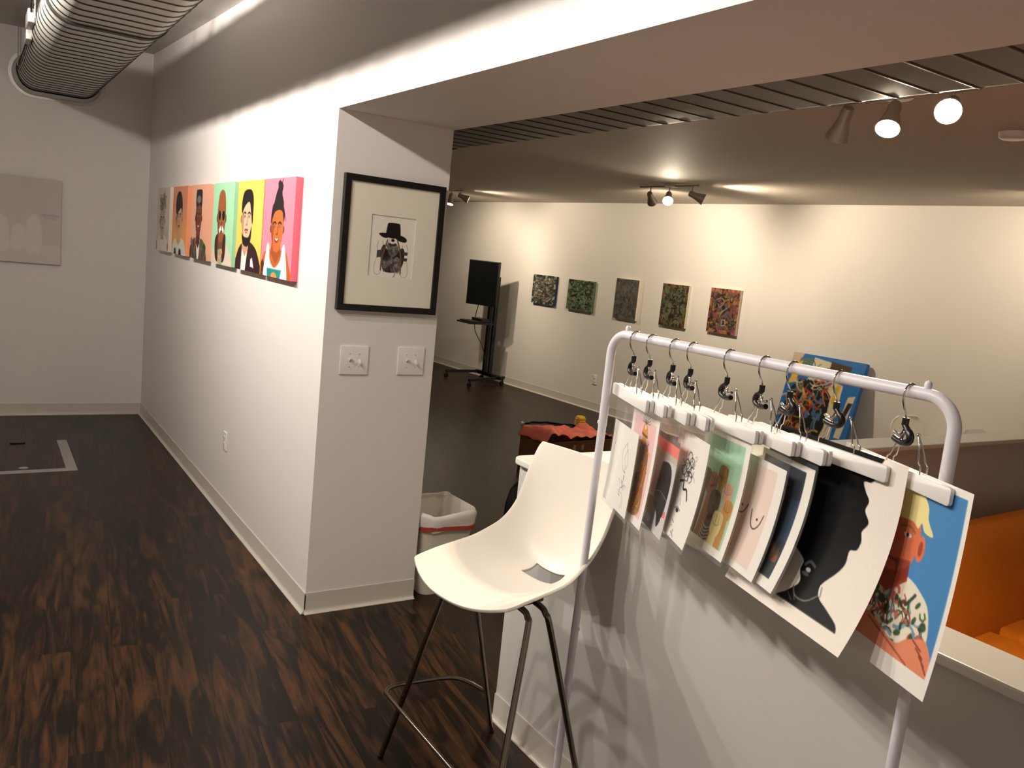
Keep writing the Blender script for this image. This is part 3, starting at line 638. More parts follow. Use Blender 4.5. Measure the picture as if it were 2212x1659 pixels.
# ------------------------------------------------------------------ screen on a wheeled stand
t = thing('display_stand', 'black upright screen on a wheeled stand in the lounge corner', 'screen', (6.2,10.1,0))
PL, PR = Vector((5.94,10.40,0)), Vector((6.13,9.90,0)); dd = (PR-PL); wS = dd.length; dd.normalize(); nn = Vector((dd.y,-dd.x,0))
if nn.x > 0: nn = -nn
Mx = Matrix((dd, -nn, (0,0,1))).transposed().to_4x4(); Mx.translation = PL + Vector((0,0,1.083))
hS = .622
bz = obj('screen_housing', MB().rbox((0,0,0),(wS,.045,hS), .006, 3, Mx), M_blackmetal, t, smooth=40)
obj('display_panel', MB().box((.012,-.0012,.012),(wS-.012,.001,hS-.012), Mx), M_screen, bz)
obj('rear_box', MB().rbox((wS-.2,.045,.2),(wS-.02,.08,.42), .01, 3, Mx), M_black, t)
cols = [(6.24,10.06),(6.245,10.21)]
for x,y in cols: obj('column', MB().box((x-.025,y-.025,.09),(x+.025,y+.025,1.5)), M_blackmetal, t)
for z in (1.33,1.15): obj('mount_bracket', MB().box((6.10,10.02,z),(6.25,10.25,z+.04)), M_blackmetal, t)
obj('crossbar', MB().box((6.22,9.72,.085),(6.27,10.42,.13)), M_blackmetal, t)
for (xa,ya),(xb,yb) in (((5.76,10.47),(6.33,10.36)),((5.68,9.66),(6.34,9.82))):
    lg = obj('base_leg', MB().tube([(xa,ya,.095),(xb,yb,.11)], .026, 4), M_blackmetal, t)
    for x,y in ((xa+.02,ya),(xb-.02,yb)):
        cs = MB().tube([(x,y,.075),(x,y,.045)], .012, 8); cs.tube([(x-.012,y-.012,.03),(x-.012,y+.012,.03)], .03, 16)
        obj('caster', cs, M_black, lg, smooth=40)
sh = obj('shelf', MB().box((5.80,9.98,.825),(6.22,10.36,.845)), M_blackmetal, t)
obj('cable', MB().tube(bez([(6.1,10.3,1.1),(6.08,10.33,.9),(6.1,10.33,.7),(6.2,10.27,.5),(6.21,10.18,.35),(6.21,10.14,.13)],6), .006, 6), M_black, t)
obj('cable', MB().tube(bez([(6.215,10.0,.85),(6.23,9.99,.7),(6.215,10.02,.58)],6), .006, 6), M_black, t)
kb = MB().rbox((5.83,10.0,.846),(5.99,10.34,.862), .004, 2)
t2 = thing('keyboard', 'black keyboard lying on the shelf of the screen stand', 'keyboard', (5.91,10.17,.8455)); obj('case', kb, M_black, t2)
ky = MB()
for i in range(11):
    for j in range(4): ky.box((5.845+j*.033,10.01+i*.029,.862),(5.872+j*.033,10.033+i*.029,.866))
obj('keys', ky, mat('key_caps', (.12,.12,.12), .5), t2)
o = obj('media_box', MB().rbox((6.02,10.06,.8455),(6.16,10.33,.90), .006, 2), M_black); tag(o, 'small black media box behind the keyboard on the stand shelf', 'media box')

# ------------------------------------------------------------------ floor pump, box, cloth, bin, bag
t = thing('foot_pump', 'yellow bellows foot pump with a dark hose on the lounge floor', 'foot pump', (5.71,7.2,0))
obj('base', MB().rbox((5.64,7.14,0),(5.78,7.26,.028), .01, 3), M_black, t, smooth=40)
pr = []
for i in range(6): pr += [(.062-i*.001,.028+i*.013),(.066-i*.001,.033+i*.013),(.058-i*.001,.040+i*.013)]
pr += [(.056,.108),(.045,.124),(.0,.128)]
obj('bellows', MB().lathe(pr, 28, Matrix.Translation((5.71,7.2,0))), M_yellow, t, smooth=30)
hs = obj('hose', MB().tube(bez([(5.65,7.23,.02),(5.58,7.31,.012),(5.5,7.37,.011),(5.42,7.45,.011),(5.35,7.44,.011),(5.25,7.47,.011),(5.16,7.42,.011),(5.10,7.40,.012)],5), .011, 10), mat('hose_rubber', (.08,.11,.14), .4), t, smooth=60)
obj('nozzle', MB().tube([(5.10,7.40,.012),(5.07,7.40,.02),(5.05,7.37,.035),(5.03,7.34,.02)], [.009,.012,.008,.006], 8), M_whitep, hs, smooth=60)

BX = Matrix.Translation((3.93,5.26,0)) @ Matrix.Rotation(.10,4,'Z')
t = thing('cardboard_box', 'open brown cardboard box on the lounge floor behind the half wall', 'box', (3.93,5.26,0))
bw, bd, bh, th_ = .72,.42,.345,.006
bx = MB()
for lo,hi in (((0,0,0),(bw,th_,bh)),((0,bd-th_,0),(bw,bd,bh)),((0,th_,0),(th_,bd-th_,bh)),((bw-th_,th_,0),(bw,bd-th_,bh)),((th_,th_,0),(bw-th_,bd-th_,th_))): bx.box(lo,hi,BX)
obj('carton', bx, M_card, t)
for x in (.06,.22,.31): obj('sticker', MB().box((x,-.0012,bh-.075),(x+.03,0,bh-.03), BX), mat('sticker_paper', (.66,.55,.42), .6), t)
cl = MB(); nx_, ny_ = 44, 26; vs = []
for j in range(ny_+1):
    for i in range(nx_+1):
        u = -.06 + (bw+.02)*i/nx_; v = .02 + (bd-.06)*j/ny_
        h = bh + .012 + .05*abs(noise.noise((u*7,v*7,1.3))) + .03*noise.noise((u*17,v*15,4)) * .5
        h += .075*math.exp(-((u-.10)/.07)**2 - ((v-.15)/.12)**2) + .05*math.exp(-((u-.0)/.06)**2)
        if u < -.01: h -= (-.01-u)*.9
        vs.append(BX @ Vector((u, v, h)))
cl.add(vs, [(j*(nx_+1)+i, j*(nx_+1)+i+1, (j+1)*(nx_+1)+i+1, (j+1)*(nx_+1)+i) for j in range(ny_) for i in range(nx_)])
o = obj('coral_cloth', cl, M_pink, smooth=50); so = o.modifiers.new('thick','SOLIDIFY'); so.thickness = .006; so.offset = 1
tag(o, 'crumpled coral pink cloth heaped on the cardboard box', 'cloth')

def rrect(cx, cy, hx, hy, r, z, n=6):
    pts = []
    for sx,sy,a0 in ((1,1,0),(-1,1,PI/2),(-1,-1,PI),(1,-1,1.5*PI)):
        for i in range(n+1):
            a = a0+PI/2*i/n; pts.append((cx+sx*(hx-r)+r*math.cos(a), cy+sy*(hy-r)+r*math.sin(a), z))
    return pts
t = thing('waste_bin', 'beige plastic waste bin with a white liner behind the pillar', 'bin', (2.10,3.77,0))
BC = (2.09,3.77)
rg = [rrect(*BC,.124,.15,.05,0),rrect(*BC,.126,.152,.05,.02),rrect(*BC,.150,.185,.06,.43),rrect(*BC,.146,.18,.06,.43),rrect(*BC,.122,.147,.05,.03),rrect(*BC,.12,.145,.05,.02)]
obj('body', MB().rings(rg), M_bin, t, smooth=40)
rg = []
for dz,gr in ((-.075,.006),(-.04,.010),(-.012,.016),(.004,.014),(.012,.006),(.008,-.004),(-.03,-.012),(-.12,-.022),(-.25,-.035),(-.39,-.05)):
    ring = rrect(*BC,.150+gr,.185+gr,.06+max(gr,-.02),.43+dz)
    rg.append([(x+.006*noise.noise((x*30,y*30,dz*9)), y+.006*noise.noise((x*30,y*30,5+dz*9)), z+(.022*noise.noise((x*11,y*11,2)) if dz > -.08 else 0)+(.03*(x-2.1) if dz>-.08 else 0)) for x,y,z in ring])
obj('liner', MB().rings(rg, caps=False), M_liner, t, smooth=60)
rg = [[(x,y,z+dz-.045*(x-2.1)-.02*noise.noise((x*6,y*6,3))) for x,y,z in rrect(*BC,.150+gr,.185+gr,.06,.345)] for gr,dz in ((.0,0),(.009,.002),(.009,.024),(.0,.026))]
obj('drawstring', MB().rings(rg, caps=False), M_red, t, smooth=40)
o = obj('storage_tub', MB().rbox((2.30,3.80,0),(2.42,4.05,.17), .01, 3), M_mint, smooth=40); tag(o, 'low mint green tub on the floor right of the waste bin', 'tub')
o = obj('folded_card', MB().box((1.935,4.02,0),(2.02,4.10,.435)), M_olive); tag(o, 'yellowish folded card standing behind the waste bin', 'card')

t = thing('backpack', 'black backpack on the lounge floor at the end of the half wall', 'backpack', (2.98,4.15,0))
rg = []
for z,hx,hy in ((0,.13,.08),(.01,.155,.10),(.1,.17,.12),(.25,.165,.115),(.34,.145,.095),(.39,.11,.07),(.41,.06,.04)):
    rg.append(rrect(2.98,4.15,hx,hy,min(hx,hy)*.8,z))
obj('pack', MB().rings(rg), M_black, t, smooth=60)
obj('pocket', MB().rbox((2.87,4.0,.05),(3.09,4.06,.2), .025, 4), M_black, t, smooth=60)
obj('handle', MB().tube(bez([(2.95,4.15,.405),(2.955,4.15,.44),(3.005,4.15,.44),(3.01,4.15,.405)],5), .007, 8), M_black, t, smooth=60)

# chairs behind the half wall
def shell_chair(label, x, y, m, seatm, ws=1):
    t = thing('shell_chair', label, 'chair', (x,y,0))
    rows = [(-.20,.43,.20),(-.1,.425,.225),(.05,.425,.23),(.14,.45,.225),(.19,.52,.225),(.21,.62,.215),(.225,.72,.20),(.235,.79,.16),(.238,.815,.10)]
    P = [bez([(r[k],0,0) for r in rows],4) for k in range(3)]
    vs = []; n = 16
    for a,z,w in zip(*P):
        for i in range(n+1):
            s_ = -1+2*i/n; cur = .05*s_*s_
            up = 1 if z.x < .46 else 0
            vs.append((x + s_*w.x*ws, y + a.x - (0 if up else cur), z.x + (cur if up else 0)))
    m_ = len(P[0]); b = MB().add(vs, [(j*(n+1)+i, j*(n+1)+i+1, (j+1)*(n+1)+i+1, (j+1)*(n+1)+i) for j in range(m_-1) for i in range(n)])
    o = obj('seat_shell', b, m, t, smooth=60); q = o.modifiers.new('thick','SOLIDIFY'); q.thickness = .008
    for sx in (-1,1):
        for sy in (-1,1): obj('leg', MB().tube([(x+sx*.2,y+sy*.2,0),(x+sx*.12,y+.02+sy*.1,.42)], .011, 8), seatm, t, smooth=60)
    return t
shell_chair('white moulded chair behind the half wall, below the leaning canvas side', 6.48, 3.70, M_shell, M_chrome, 1.18)
shell_chair('clear plastic chair behind the half wall, right of the white chair', 6.52, 3.16, M_acryl, M_acryl, 1.1)

# ------------------------------------------------------------------ orange sofa
t = thing('sofa', 'orange upholstered sofa in the nook behind the half wall', 'sofa', (3.3,1.5,0), rotz=.05)
def L(x,y,z): return (x-3.3, y-1.5, z)
prof = [(1.60,.12),(1.62,.34),(1.66,.44),(1.74,.56),(1.83,.655),(1.92,.70),(2.03,.705),(2.12,.67),(2.17,.58),(2.19,.40),(2.19,.12)]
prof = [(q.x,q.y) for q in bez([(a,b_,0) for a,b_ in prof],3)]
rg = []
for x,sc in ((2.0,.93),(2.02,.98),(2.06,1.0),(5.35,1.0),(5.39,.98),(5.41,.93)):
    rg.append([L(x, 1.9+(y-1.9)*sc, .45+(z-.45)*sc) for y,z in prof])
obj('backrest', MB().rings(rg), M_orange, t, smooth=60, local=True)
for xa,xb in ((2.02,3.7),(3.71,5.39)):
    obj('seat_cushion', MB().rbox(L(xa,.80,.24),L(xb,1.70,.405), .055, 6), M_orange, t, smooth=60, local=True)
obj('base', MB().rbox(L(2.0,.83,.10),L(5.41,1.66,.25), .02, 3), M_orange, t, smooth=60, local=True)
for x in (2.1,5.3):
    for y in (.92,1.58): obj('leg', MB().tube([L(x,y,0),L(x,y,.11)], .02, 10), M_black, t, local=True)

# ------------------------------------------------------------------ floor hatch strips
t = thing('floor_hatch', 'grey L-shaped strip of a floor hatch in the gallery floor', 'floor hatch', (.6,6.4,0))
st = MB().prism([(-.6,6.30),(.648,6.335),(.655,7.24),(.588,7.24),(.580,6.402),(-.6,6.368)], 0, .003)
obj('edge_strip', st, M_tape, t)
obj('pull_ring', MB().lathe([(.03,0),(.03,.004),(.022,.007),(0,.007)], 20, Matrix.Translation((.325,6.45,0))), M_lens, t, smooth=40)
obj('lock', MB().rbox((.27,7.17,0),(.37,7.25,.012), .004, 2), M_black, t)

# ------------------------------------------------------------------ bar stool
RZ = math.radians(9); SO = Vector((1.42,2.072,0))
t = thing('bar_stool', 'white moulded bar stool with chrome legs in front of the half wall', 'bar stool', SO, rotz=RZ)
Ri = Matrix.Rotation(-RZ,4,'Z')
def SL(p): return Ri @ (Vector(p)-SO)
# seat shell sections from the front lip to the top of the back: centre (x, z), edge (x, z), half width
rows = [(-.262,.756,-.215,.797,.224),(-.235,.764,-.195,.800,.228),(-.15,.770,-.125,.812,.232),(-.06,.763,-.05,.822,.233),(.03,.753,.015,.834,.230),(.10,.746,.07,.856,.222),
        (.150,.750,.12,.882,.214),(.190,.780,.155,.913,.209),(.220,.835,.185,.955,.206),(.240,.910,.205,1.0,.205),(.253,1.0,.222,1.045,.204),(.262,1.08,.24,1.09,.200),(.268,1.13,.257,1.13,.194),(.270,1.152,.265,1.15,.184)]
P = [bez([(r[k],0,0) for r in rows],4) for k in range(5)]; m_ = len(P[0]); n = 36; vs = []
ctr = [Vector((P[0][j].x,0,P[1][j].x)) for j in range(m_)]
for j in range(m_):
    for i in range(n+1):
        s_ = -1+2*i/n; k = abs(s_)**2.3
        vs.append((P[0][j].x+(P[2][j].x-P[0][j].x)*k, s_*P[4][j].x-.025, P[1][j].x+(P[3][j].x-P[1][j].x)*k))
fs = []
for j in range(m_-1):
    for i in range(n):
        s_ = -1+2*(i+.5)/n; xx = (ctr[j].x+ctr[j+1].x)/2
        if .095 < xx < .176 and -.39 < s_ < .30 and ctr[j].z < .80: continue
        fs.append((j*(n+1)+i, j*(n+1)+i+1, (j+1)*(n+1)+i+1, (j+1)*(n+1)+i))
o = obj('seat_shell', MB().add(vs,fs), M_shell, t, smooth=60, local=True)
q = o.modifiers.new('thick','SOLIDIFY'); q.thickness = .011; q.offset = -1
bevel(o, .003, 2)
APX = {'n':(1.885,1.93),'f':(2.315,2.26)}
for side,(fx,fy),ax in (('n',(1.213,1.735),1.392),('n',(1.652,1.815),1.458),('f',(1.213,2.421),1.372),('f',(1.652,2.402),1.442)):
    y1,y2 = APX[side]
    pts = [SL(p) for p in bez([(fx,fy,.004),(fx+(ax-fx)*.5,fy+(y1-fy)*.5,.36),(ax-(ax-fx)*.06,y1-(y1-fy)*.06,.672),(ax,y1+(y2-y1)*.25,.715),(ax,y2,.728),(ax,2.06,.729)],8)]
    lg = obj('leg', MB().tube(pts, .0098, 14), M_darkchrome, t, smooth=60, local=True)
    obj('foot_glide', MB().tube([SL((fx,fy,0)),SL((fx,fy,.012))], .0115, 12), M_black, lg, smooth=60, local=True)
ring = [(1.585,2.375,.195),(1.545,2.425,.212),(1.49,2.455,.225),(1.38,2.47,.228),(1.27,2.475,.228),(1.228,2.45,.228),(1.222,2.40,.228),(1.224,2.08,.228),(1.226,1.77,.228),(1.235,1.71,.228),(1.28,1.69,.228),(1.39,1.70,.226),(1.49,1.73,.222),(1.545,1.76,.21),(1.585,1.81,.195)]
obj('footrest', MB().tube([SL(p) for p in bez(ring,4)], .0075, 12), M_darkchrome, t, smooth=60, local=True)
obj('seat_plate', MB().rbox((-.06,-.11,.716),(.07,.06,.742), .006, 3), M_black, t, smooth=40, local=True)

# ------------------------------------------------------------------ clothes rack
RX, RZC, YL, YR, PR_ = 1.557, 1.5755, 1.862, .838, .0128
t = thing('clothes_rack', 'white metal clothes rack holding clip hangers beside the half wall', 'clothes rack', (RX,1.35,0))
top = [(RX,YL-.004,1.30),(RX,YL-.004,1.50)] + [(RX,YL-.062-.004+.062*math.cos(a),RZC-.062+.062*math.sin(a)) for a in [PI/2*i/10 for i in range(11)]]
top += [(RX,YR+.062-.062*math.sin(a),RZC-.062+.062*math.cos(a)) for a in [PI/2*i/10 for i in range(11)]] + [(RX,YR,1.40)]
top[1] = (RX,YL-.004,1.51)
obj('top_rail', MB().tube(top, PR_, 20), M_rack, t, smooth=60)
obj('post', MB().tube([(RX,YL+.022,.03),(RX,YL-.004,1.31)], PR_*.93, 18), M_rack, t, smooth=60)
obj('post', MB().tube([(RX,YR+.006,.03),(RX,YR,1.41)], PR_*.93, 18), M_rack, t, smooth=60)
for y,z in ((YL-.001,1.31),(YR,1.41),(YL+.0085,.665)): obj('joint_ring', MB().tube([(RX,y,z-.004),(RX,y,z+.004)], PR_*1.06, 18), M_rack, t, smooth=60)
for y in (YL-.066,YR+.066): obj('rail_knob', MB().lathe([(.007,0),(.0075,.012),(.005,.017),(0,.018)], 14, Matrix.Translation((RX,y,RZC+.009))), M_rack, t, smooth=60)
for y in (YL+.022,YR+.006): obj('foot_bar', MB().tube([(RX-.155,y,.012),(RX+.128,y,.012)], .012, 14), M_rack, t, smooth=60)
for z in (.16,): obj('lower_rail', MB().tube([(RX,YL+.019,z),(RX,YR+.006,z)], .010, 14), M_rack, t, smooth=60)

# ------------------------------------------------------------------ hangers and prints
HY = [1.757,1.69,1.60,1.535,1.409,1.30,1.22,1.097,.937]
TH = [23,23,25,25,18,20,20,12.5,24]
hook_path = [(.0205*math.cos(a),0,.0205*math.sin(a)-.0055) for a in [-.1+ (PI+.25)*i/14 for i in range(15)]] + [(-.019,0,-.021),(-.0125,0,-.034),(-.004,0,-.045),(-.0005,0,-.053),(0,0,-.060)]
hook_me = mesh_from('hook', MB().tube(bez(hook_path,3), .0021, 10), M_chrome, 60)
BAR0, BAR1, BT, BB = -.125, .175, -.148, -.182
def bar_mesh(y0, y1):
    b = MB(); n = 6; rr = .007
    pts = []
    for cx,cz,a0 in ((BAR1-rr,BT-rr,0),(BAR0+rr,BT-rr,PI/2),(BAR0+rr,BB+rr,PI),(BAR1-rr,BB+rr,1.5*PI)):
        for i in range(n+1): pts.append((cx+rr*math.cos(a0+PI/2*i/n), cz+rr*math.sin(a0+PI/2*i/n)))
    mx, mz = (BAR0+BAR1)/2, (BT+BB)/2
    b.rings([[(mx+(x-mx)*k,y,mz+(z-mz)*q) for x,z in pts] for y,k,q in ((y0,.988,.93),(y0+.0014,1,1),(y1-.0014,1,1),(y1,.988,.93))])
    return mesh_from('clamp_bar', b, M_hang, 40)
bar_f, bar_b = bar_mesh(-.0119,-.0016), bar_mesh(.0016,.0119)
def hang_parts(sg):
    nk = MB().tube(bez([(0,0,-.056),(0,0,-.067),(-.012*sg,0,-.076),(-.022*sg,0,-.086),(-.020*sg,0,-.097),(-.004*sg,0,-.103),(.013*sg,0,-.102),(.028*sg,0,-.099)],4),
        [.006]*9+[.0074]*10+[.0064]*10, 12)
    nk.tube([(0,0,-.053),(0,0,-.068)], .0068, 12)
    out = {'black_grip': mesh_from('black_grip', nk, M_black, 60)}
    sp = MB().tube(bez([(-.002*sg,0,-.075),(.006*sg,0,-.088),(.016*sg,0,-.090),(.03*sg,0,-.086)],4), .0032, 10)
    out['spring'] = mesh_from('spring', sp, M_chrome, 60)
    ws = []
    for ax,az,fx in ((.046,-.078,.078),(.004,-.082,-.028)):
        w = MB()
        for sy in (-1,1):
            w.tube(bez([(ax,0,az),(ax+(fx-ax)*.45,sy*.004,az-.024),(ax+(fx-ax)*.75,sy*.0075,az-.049),(fx,sy*.0075,az-.056),(fx,sy*.0068,-.160)],3), .0016, 8)
        w.lathe([(0,-.0042),(.003,-.003),(.0042,0),(.003,.003),(0,.0042)], 12, Matrix.Translation((ax,0,az)))
        ws.append(mesh_from('clip_wire', w, M_chrome, 60))
    out['wires'] = ws
    return out
PA, PB = hang_parts(1), hang_parts(-1)
HOLD = ['line drawing of a hand','pink print of a robed figure','print of long black hair','black scribbled curls','mint green print of raised fists','pale pink print with two arcs','dark navy print','large white print with a black silhouette','large blue print of a blond person']
for i in range(9):
    th = math.radians(TH[i]); phi = math.atan2(-math.cos(th), -math.sin(th))
    PP = PA if i < 6 else PB
    h = thing('clip_hanger', 'white clip hanger gripping the %s' % HOLD[i] if i < 8 else 'white bar clip hanger gripping the large blue print at the right rack post', 'hanger', (RX,HY[i],RZC), 'clip hangers on the white rack', phi)
    hk = obj('hook', hook_me, None, h); hk.rotation_euler = (0,0,-phi)
    obj('black_grip', PP['black_grip'], None, h); obj('spring', PP['spring'], None, h)
    for w in PP['wires']: obj('clip_wire', w, None, h)
    obj('clamp_bar', bar_f, None, h); obj('clamp_bar', bar_b, None, h)

PAPER = (.93,.92,.89)
def pr_hand():
    p = Pic(120,156,PAPER); ln=(.45,.44,.42)
    p.line([(.62,.18),(.50,.30),(.52,.42),(.62,.52),(.68,.46),(.60,.36),(.66,.26),(.62,.18)],.007,ln); p.line([(.62,.20),(.70,.30),(.74,.40),(.70,.48)],.006,ln)
    p.rng=np.random.default_rng(3)
    for y in (.52,.57,.60): p.ell(.68,y,.02,.008,(.15,.15,.15),rot=.5)
    p.scribble(8,[(.2,.2,.2)],.03,.009,(.56,.66,.74,.76)); p.line([(.70,.76),(.74,.84),(.72,.95)],.005,ln); p.line([(.76,.80),(.8,.92)],.005,ln); return p.done()
def pr_robe():
    p = Pic(120,156,PAPER); p.poly([(.10,.06),(.90,.06),(.90,.92),(.10,.92)],(.93,.76,.77)); p.rng=np.random.default_rng(9)
    p.blob([(.30,.30),(.42,.26),(.62,.26),(.76,.34),(.80,.60),(.78,.90),(.18,.90),(.20,.55)],(.62,.45,.28)); p.scribble(120,[(.80,.52,.18),(.42,.30,.20),(.52,.44,.34),(.72,.36,.20),(.85,.66,.30)],.03,.016,(.22,.32,.76,.88),.6)
    p.poly([(.44,.27),(.62,.27),(.60,.42),(.52,.50),(.44,.40)],(.40,.38,.36)); p.ell(.53,.22,.075,.065,(.80,.62,.26)); p.blob([(.42,.19),(.46,.12),(.53,.08),(.60,.12),(.65,.20),(.53,.17)],(.86,.58,.18)); p.line([(.44,.19),(.53,.20),(.63,.205)],.03,(.38,.24,.14)); p.ell(.53,.125,.03,.02,PAPER)
    for a in range(9): p.line([(.53,.09),(.53+.16*math.cos(-PI*a/8),.09+.09*math.sin(-PI*a/8)-.01)],.008,(.28,.24,.22))
    p.dabs(26,[(.35,.32,.30),(.5,.46,.44),(.24,.22,.21)],.04,(.32,.58,.52,.72)); p.line([(.70,.46),(.66,.66),(.56,.88)],.022,(.80,.26,.12)); p.line([(.74,.46),(.70,.68),(.60,.88)],.02,(.88,.62,.2)); return p.done()
def pr_hair():
    p = Pic(120,156,(.80,.79,.80)); p.poly([(0,0),(1,0),(1,.06),(0,.06)],(.42,.40,.38)); p.poly([(0,.06),(1,.06),(1,.17),(0,.17)],(.93,.50,.46)); p.poly([(0,.17),(1,.17),(1,.24),(0,.24)],(.74,.72,.66))
    p.poly([(0,.72),(.60,.66),(.66,1),(0,1)],(.36,.36,.38)); p.blob([(.50,.34),(.60,.27),(.80,.27),(.90,.38),(.90,.60),(.86,.80),(.76,.92),(.66,.80),(.46,.70)],(.05,.05,.055)); p.line([(.48,.60),(.66,.58),(.90,.62)],.012,(.55,.55,.56)); p.ell(.92,.80,.05,.08,(.88,.50,.50)); p.poly([(.84,.80),(.96,.78),(1,1),(.84,1)],(.82,.80,.80)); return p.done()
def pr_curls():
    p = Pic(130,168,PAPER); p.rng=np.random.default_rng(6); K=(.10,.10,.10)
    for cx,cy in ((.50,.22),(.58,.26),(.44,.30),(.52,.32),(.62,.34),(.40,.36),(.50,.40),(.60,.40)):
        a=p.rng.uniform(0,6); p.line([(cx+.07*math.cos(a+k*1.15),cy+.05*math.sin(a+k*1.15)) for k in range(6)],.012,K)
    p.scribble(16,[K],.04,.008,(.36,.18,.66,.42)); p.line([(.36,.48),(.46,.46),(.50,.53),(.60,.52),(.68,.60)],.03,K); p.ell(.50,.74,.045,.02,K); p.line([(.40,.74),(.5,.71),(.58,.73)],.012,(.4,.4,.4)); p.line([(.5,.62),(.54,.68)],.01,(.4,.4,.4)); p.line([(.45,.84),(.52,.86)],.01,(.3,.3,.3)); p.scribble(4,[(.25,.25,.25)],.03,.008,(.5,.9,.58,.95)); return p.done()
def fist(p, x, y, w, c, yb):
    d=tuple(k*.72 for k in c); p.poly([(x-w*.55,y+w*.9),(x+w*.55,y+w*.9),(x+w*.75,yb),(x-w*.75,yb)],c); p.blob([(x-w,y),(x-w*.7,y-w*.75),(x+w*.7,y-w*.75),(x+w,y),(x+w*.7,y+w*.9),(x-w*.7,y+w*.9)],c)
    for k in range(4): p.line([(x-w*.75+k*w*.5,y-w*.55),(x-w*.72+k*w*.5,y+w*.05)],.008,d); 
    p.line([(x-w*.8,y+w*.1),(x,y+w*.25),(x+w*.5,y+w*.05)],.010,d)
def pr_fists():
    p = Pic(130,168,PAPER); p.poly([(.08,.06),(.90,.06),(.90,.93),(.08,.93)],(.66,.83,.71))
    q = Pic(130,168,(.66,.83,.71)); q.rng = p.rng
    for x,y,w,c,yb in ((.55,.36,.10,(.68,.50,.22),1),(.36,.46,.11,(.66,.40,.28),1),(.20,.44,.10,(.42,.26,.17),1),(.72,.47,.09,(.86,.66,.55),1),(.80,.60,.09,(.78,.58,.32),1),(.50,.60,.12,(.36,.24,.16),1),(.66,.74,.11,(.90,.84,.58),1)): fist(q,x,y,w,c,yb)
    for k in range(6): q.line([(.38,.80+k*.03),(.47,.83+k*.03),(.57,.80+k*.03)],.012,(.82,.80,.74))
    s=q.ss; X0,X1,Y0_,Y1=int(.08*p.W),int(.90*p.W),int(.06*p.H),int(.93*p.H); p.a[Y0_:Y1,X0:X1]=q.a[Y0_:Y1,X0:X1]; return p.done()
def pr_arcs():
    p = Pic(130,168,PAPER); p.poly([(.10,.06),(.84,.06),(.84,.94),(.10,.94)],(.91,.83,.79)); K=(.16,.14,.13)
    p.line([(.22,.46),(.27,.53),(.34,.54),(.40,.51),(.44,.44)],.014,K); p.line([(.54,.46),(.58,.57),(.66,.61),(.74,.56),(.78,.46)],.016,K); p.ell(.33,.47,.018,.012,K); p.ell(.68,.52,.018,.012,K); return p.done()
def pr_navy():
    p = Pic(130,168,PAPER); p.poly([(.06,.05),(.86,.05),(.86,.92),(.06,.92)],(.10,.14,.21)); p.rng=np.random.default_rng(13)
    p.blob([(.3,.2),(.6,.18),(.66,.4),(.6,.7),(.3,.75)],(.05,.06,.08)); p.poly([(.70,.3),(.86,.28),(.86,.62),(.72,.64)],(.15,.23,.34)); p.dabs(40,[(.34,.20,.12),(.5,.32,.2),(.18,.12,.09)],.05,(.2,.70,.80,.80),.7); p.poly([(.06,.80),(.86,.80),(.86,.92),(.06,.92)],(.13,.20,.22)); return p.done()
def pr_black():
    p = Pic(210,200,(.93,.90,.86)); K=(.045,.045,.05)
    p.blob([(.0,-.1),(.78,-.06),(.83,.05),(.80,.14),(.745,.155),(.765,.20),(.80,.245),(.79,.30),(.83,.355),(.805,.41),(.82,.46),(.81,.51),(.77,.53),(.775,.60),(.75,.66),(.70,.73),(.685,.77),(.71,.815),(.80,.85),(.885,.885),(.91,.925),(.88,.93),(.46,.93),(.49,.87),(.545,.80),(.51,.735),(.50,.68),(.36,.62),(.2,.56),(.0,.6)],K)
    p.rng=np.random.default_rng(17); p.dabs(40,[(.075,.075,.08),(.09,.09,.095),(.05,.05,.055)],.05,(.4,.05,.72,.45),.5); p.poly([(0,.918),(1,.918),(1,1),(0,1)],(.93,.90,.86))
    p.line([(.53,.70),(.56,.675),(.60,.69)],.016,(.30,.31,.33)); p.ell(.565,.72,.018,.012,(.70,.71,.73)); p.ell(.555,.745,.03,.01,(.3,.31,.33)); p.line([(.52,.83),(.56,.87),(.64,.865),(.70,.81)],.008,(.46,.44,.40)); p.line([(.50,.87),(.55,.90)],.006,(.3,.3,.3)); p.line([(.53,.85),(.57,.89)],.005,(.35,.35,.35)); p.line([(.70,.765),(.715,.81)],.010,(.6,.6,.6)); return p.done()
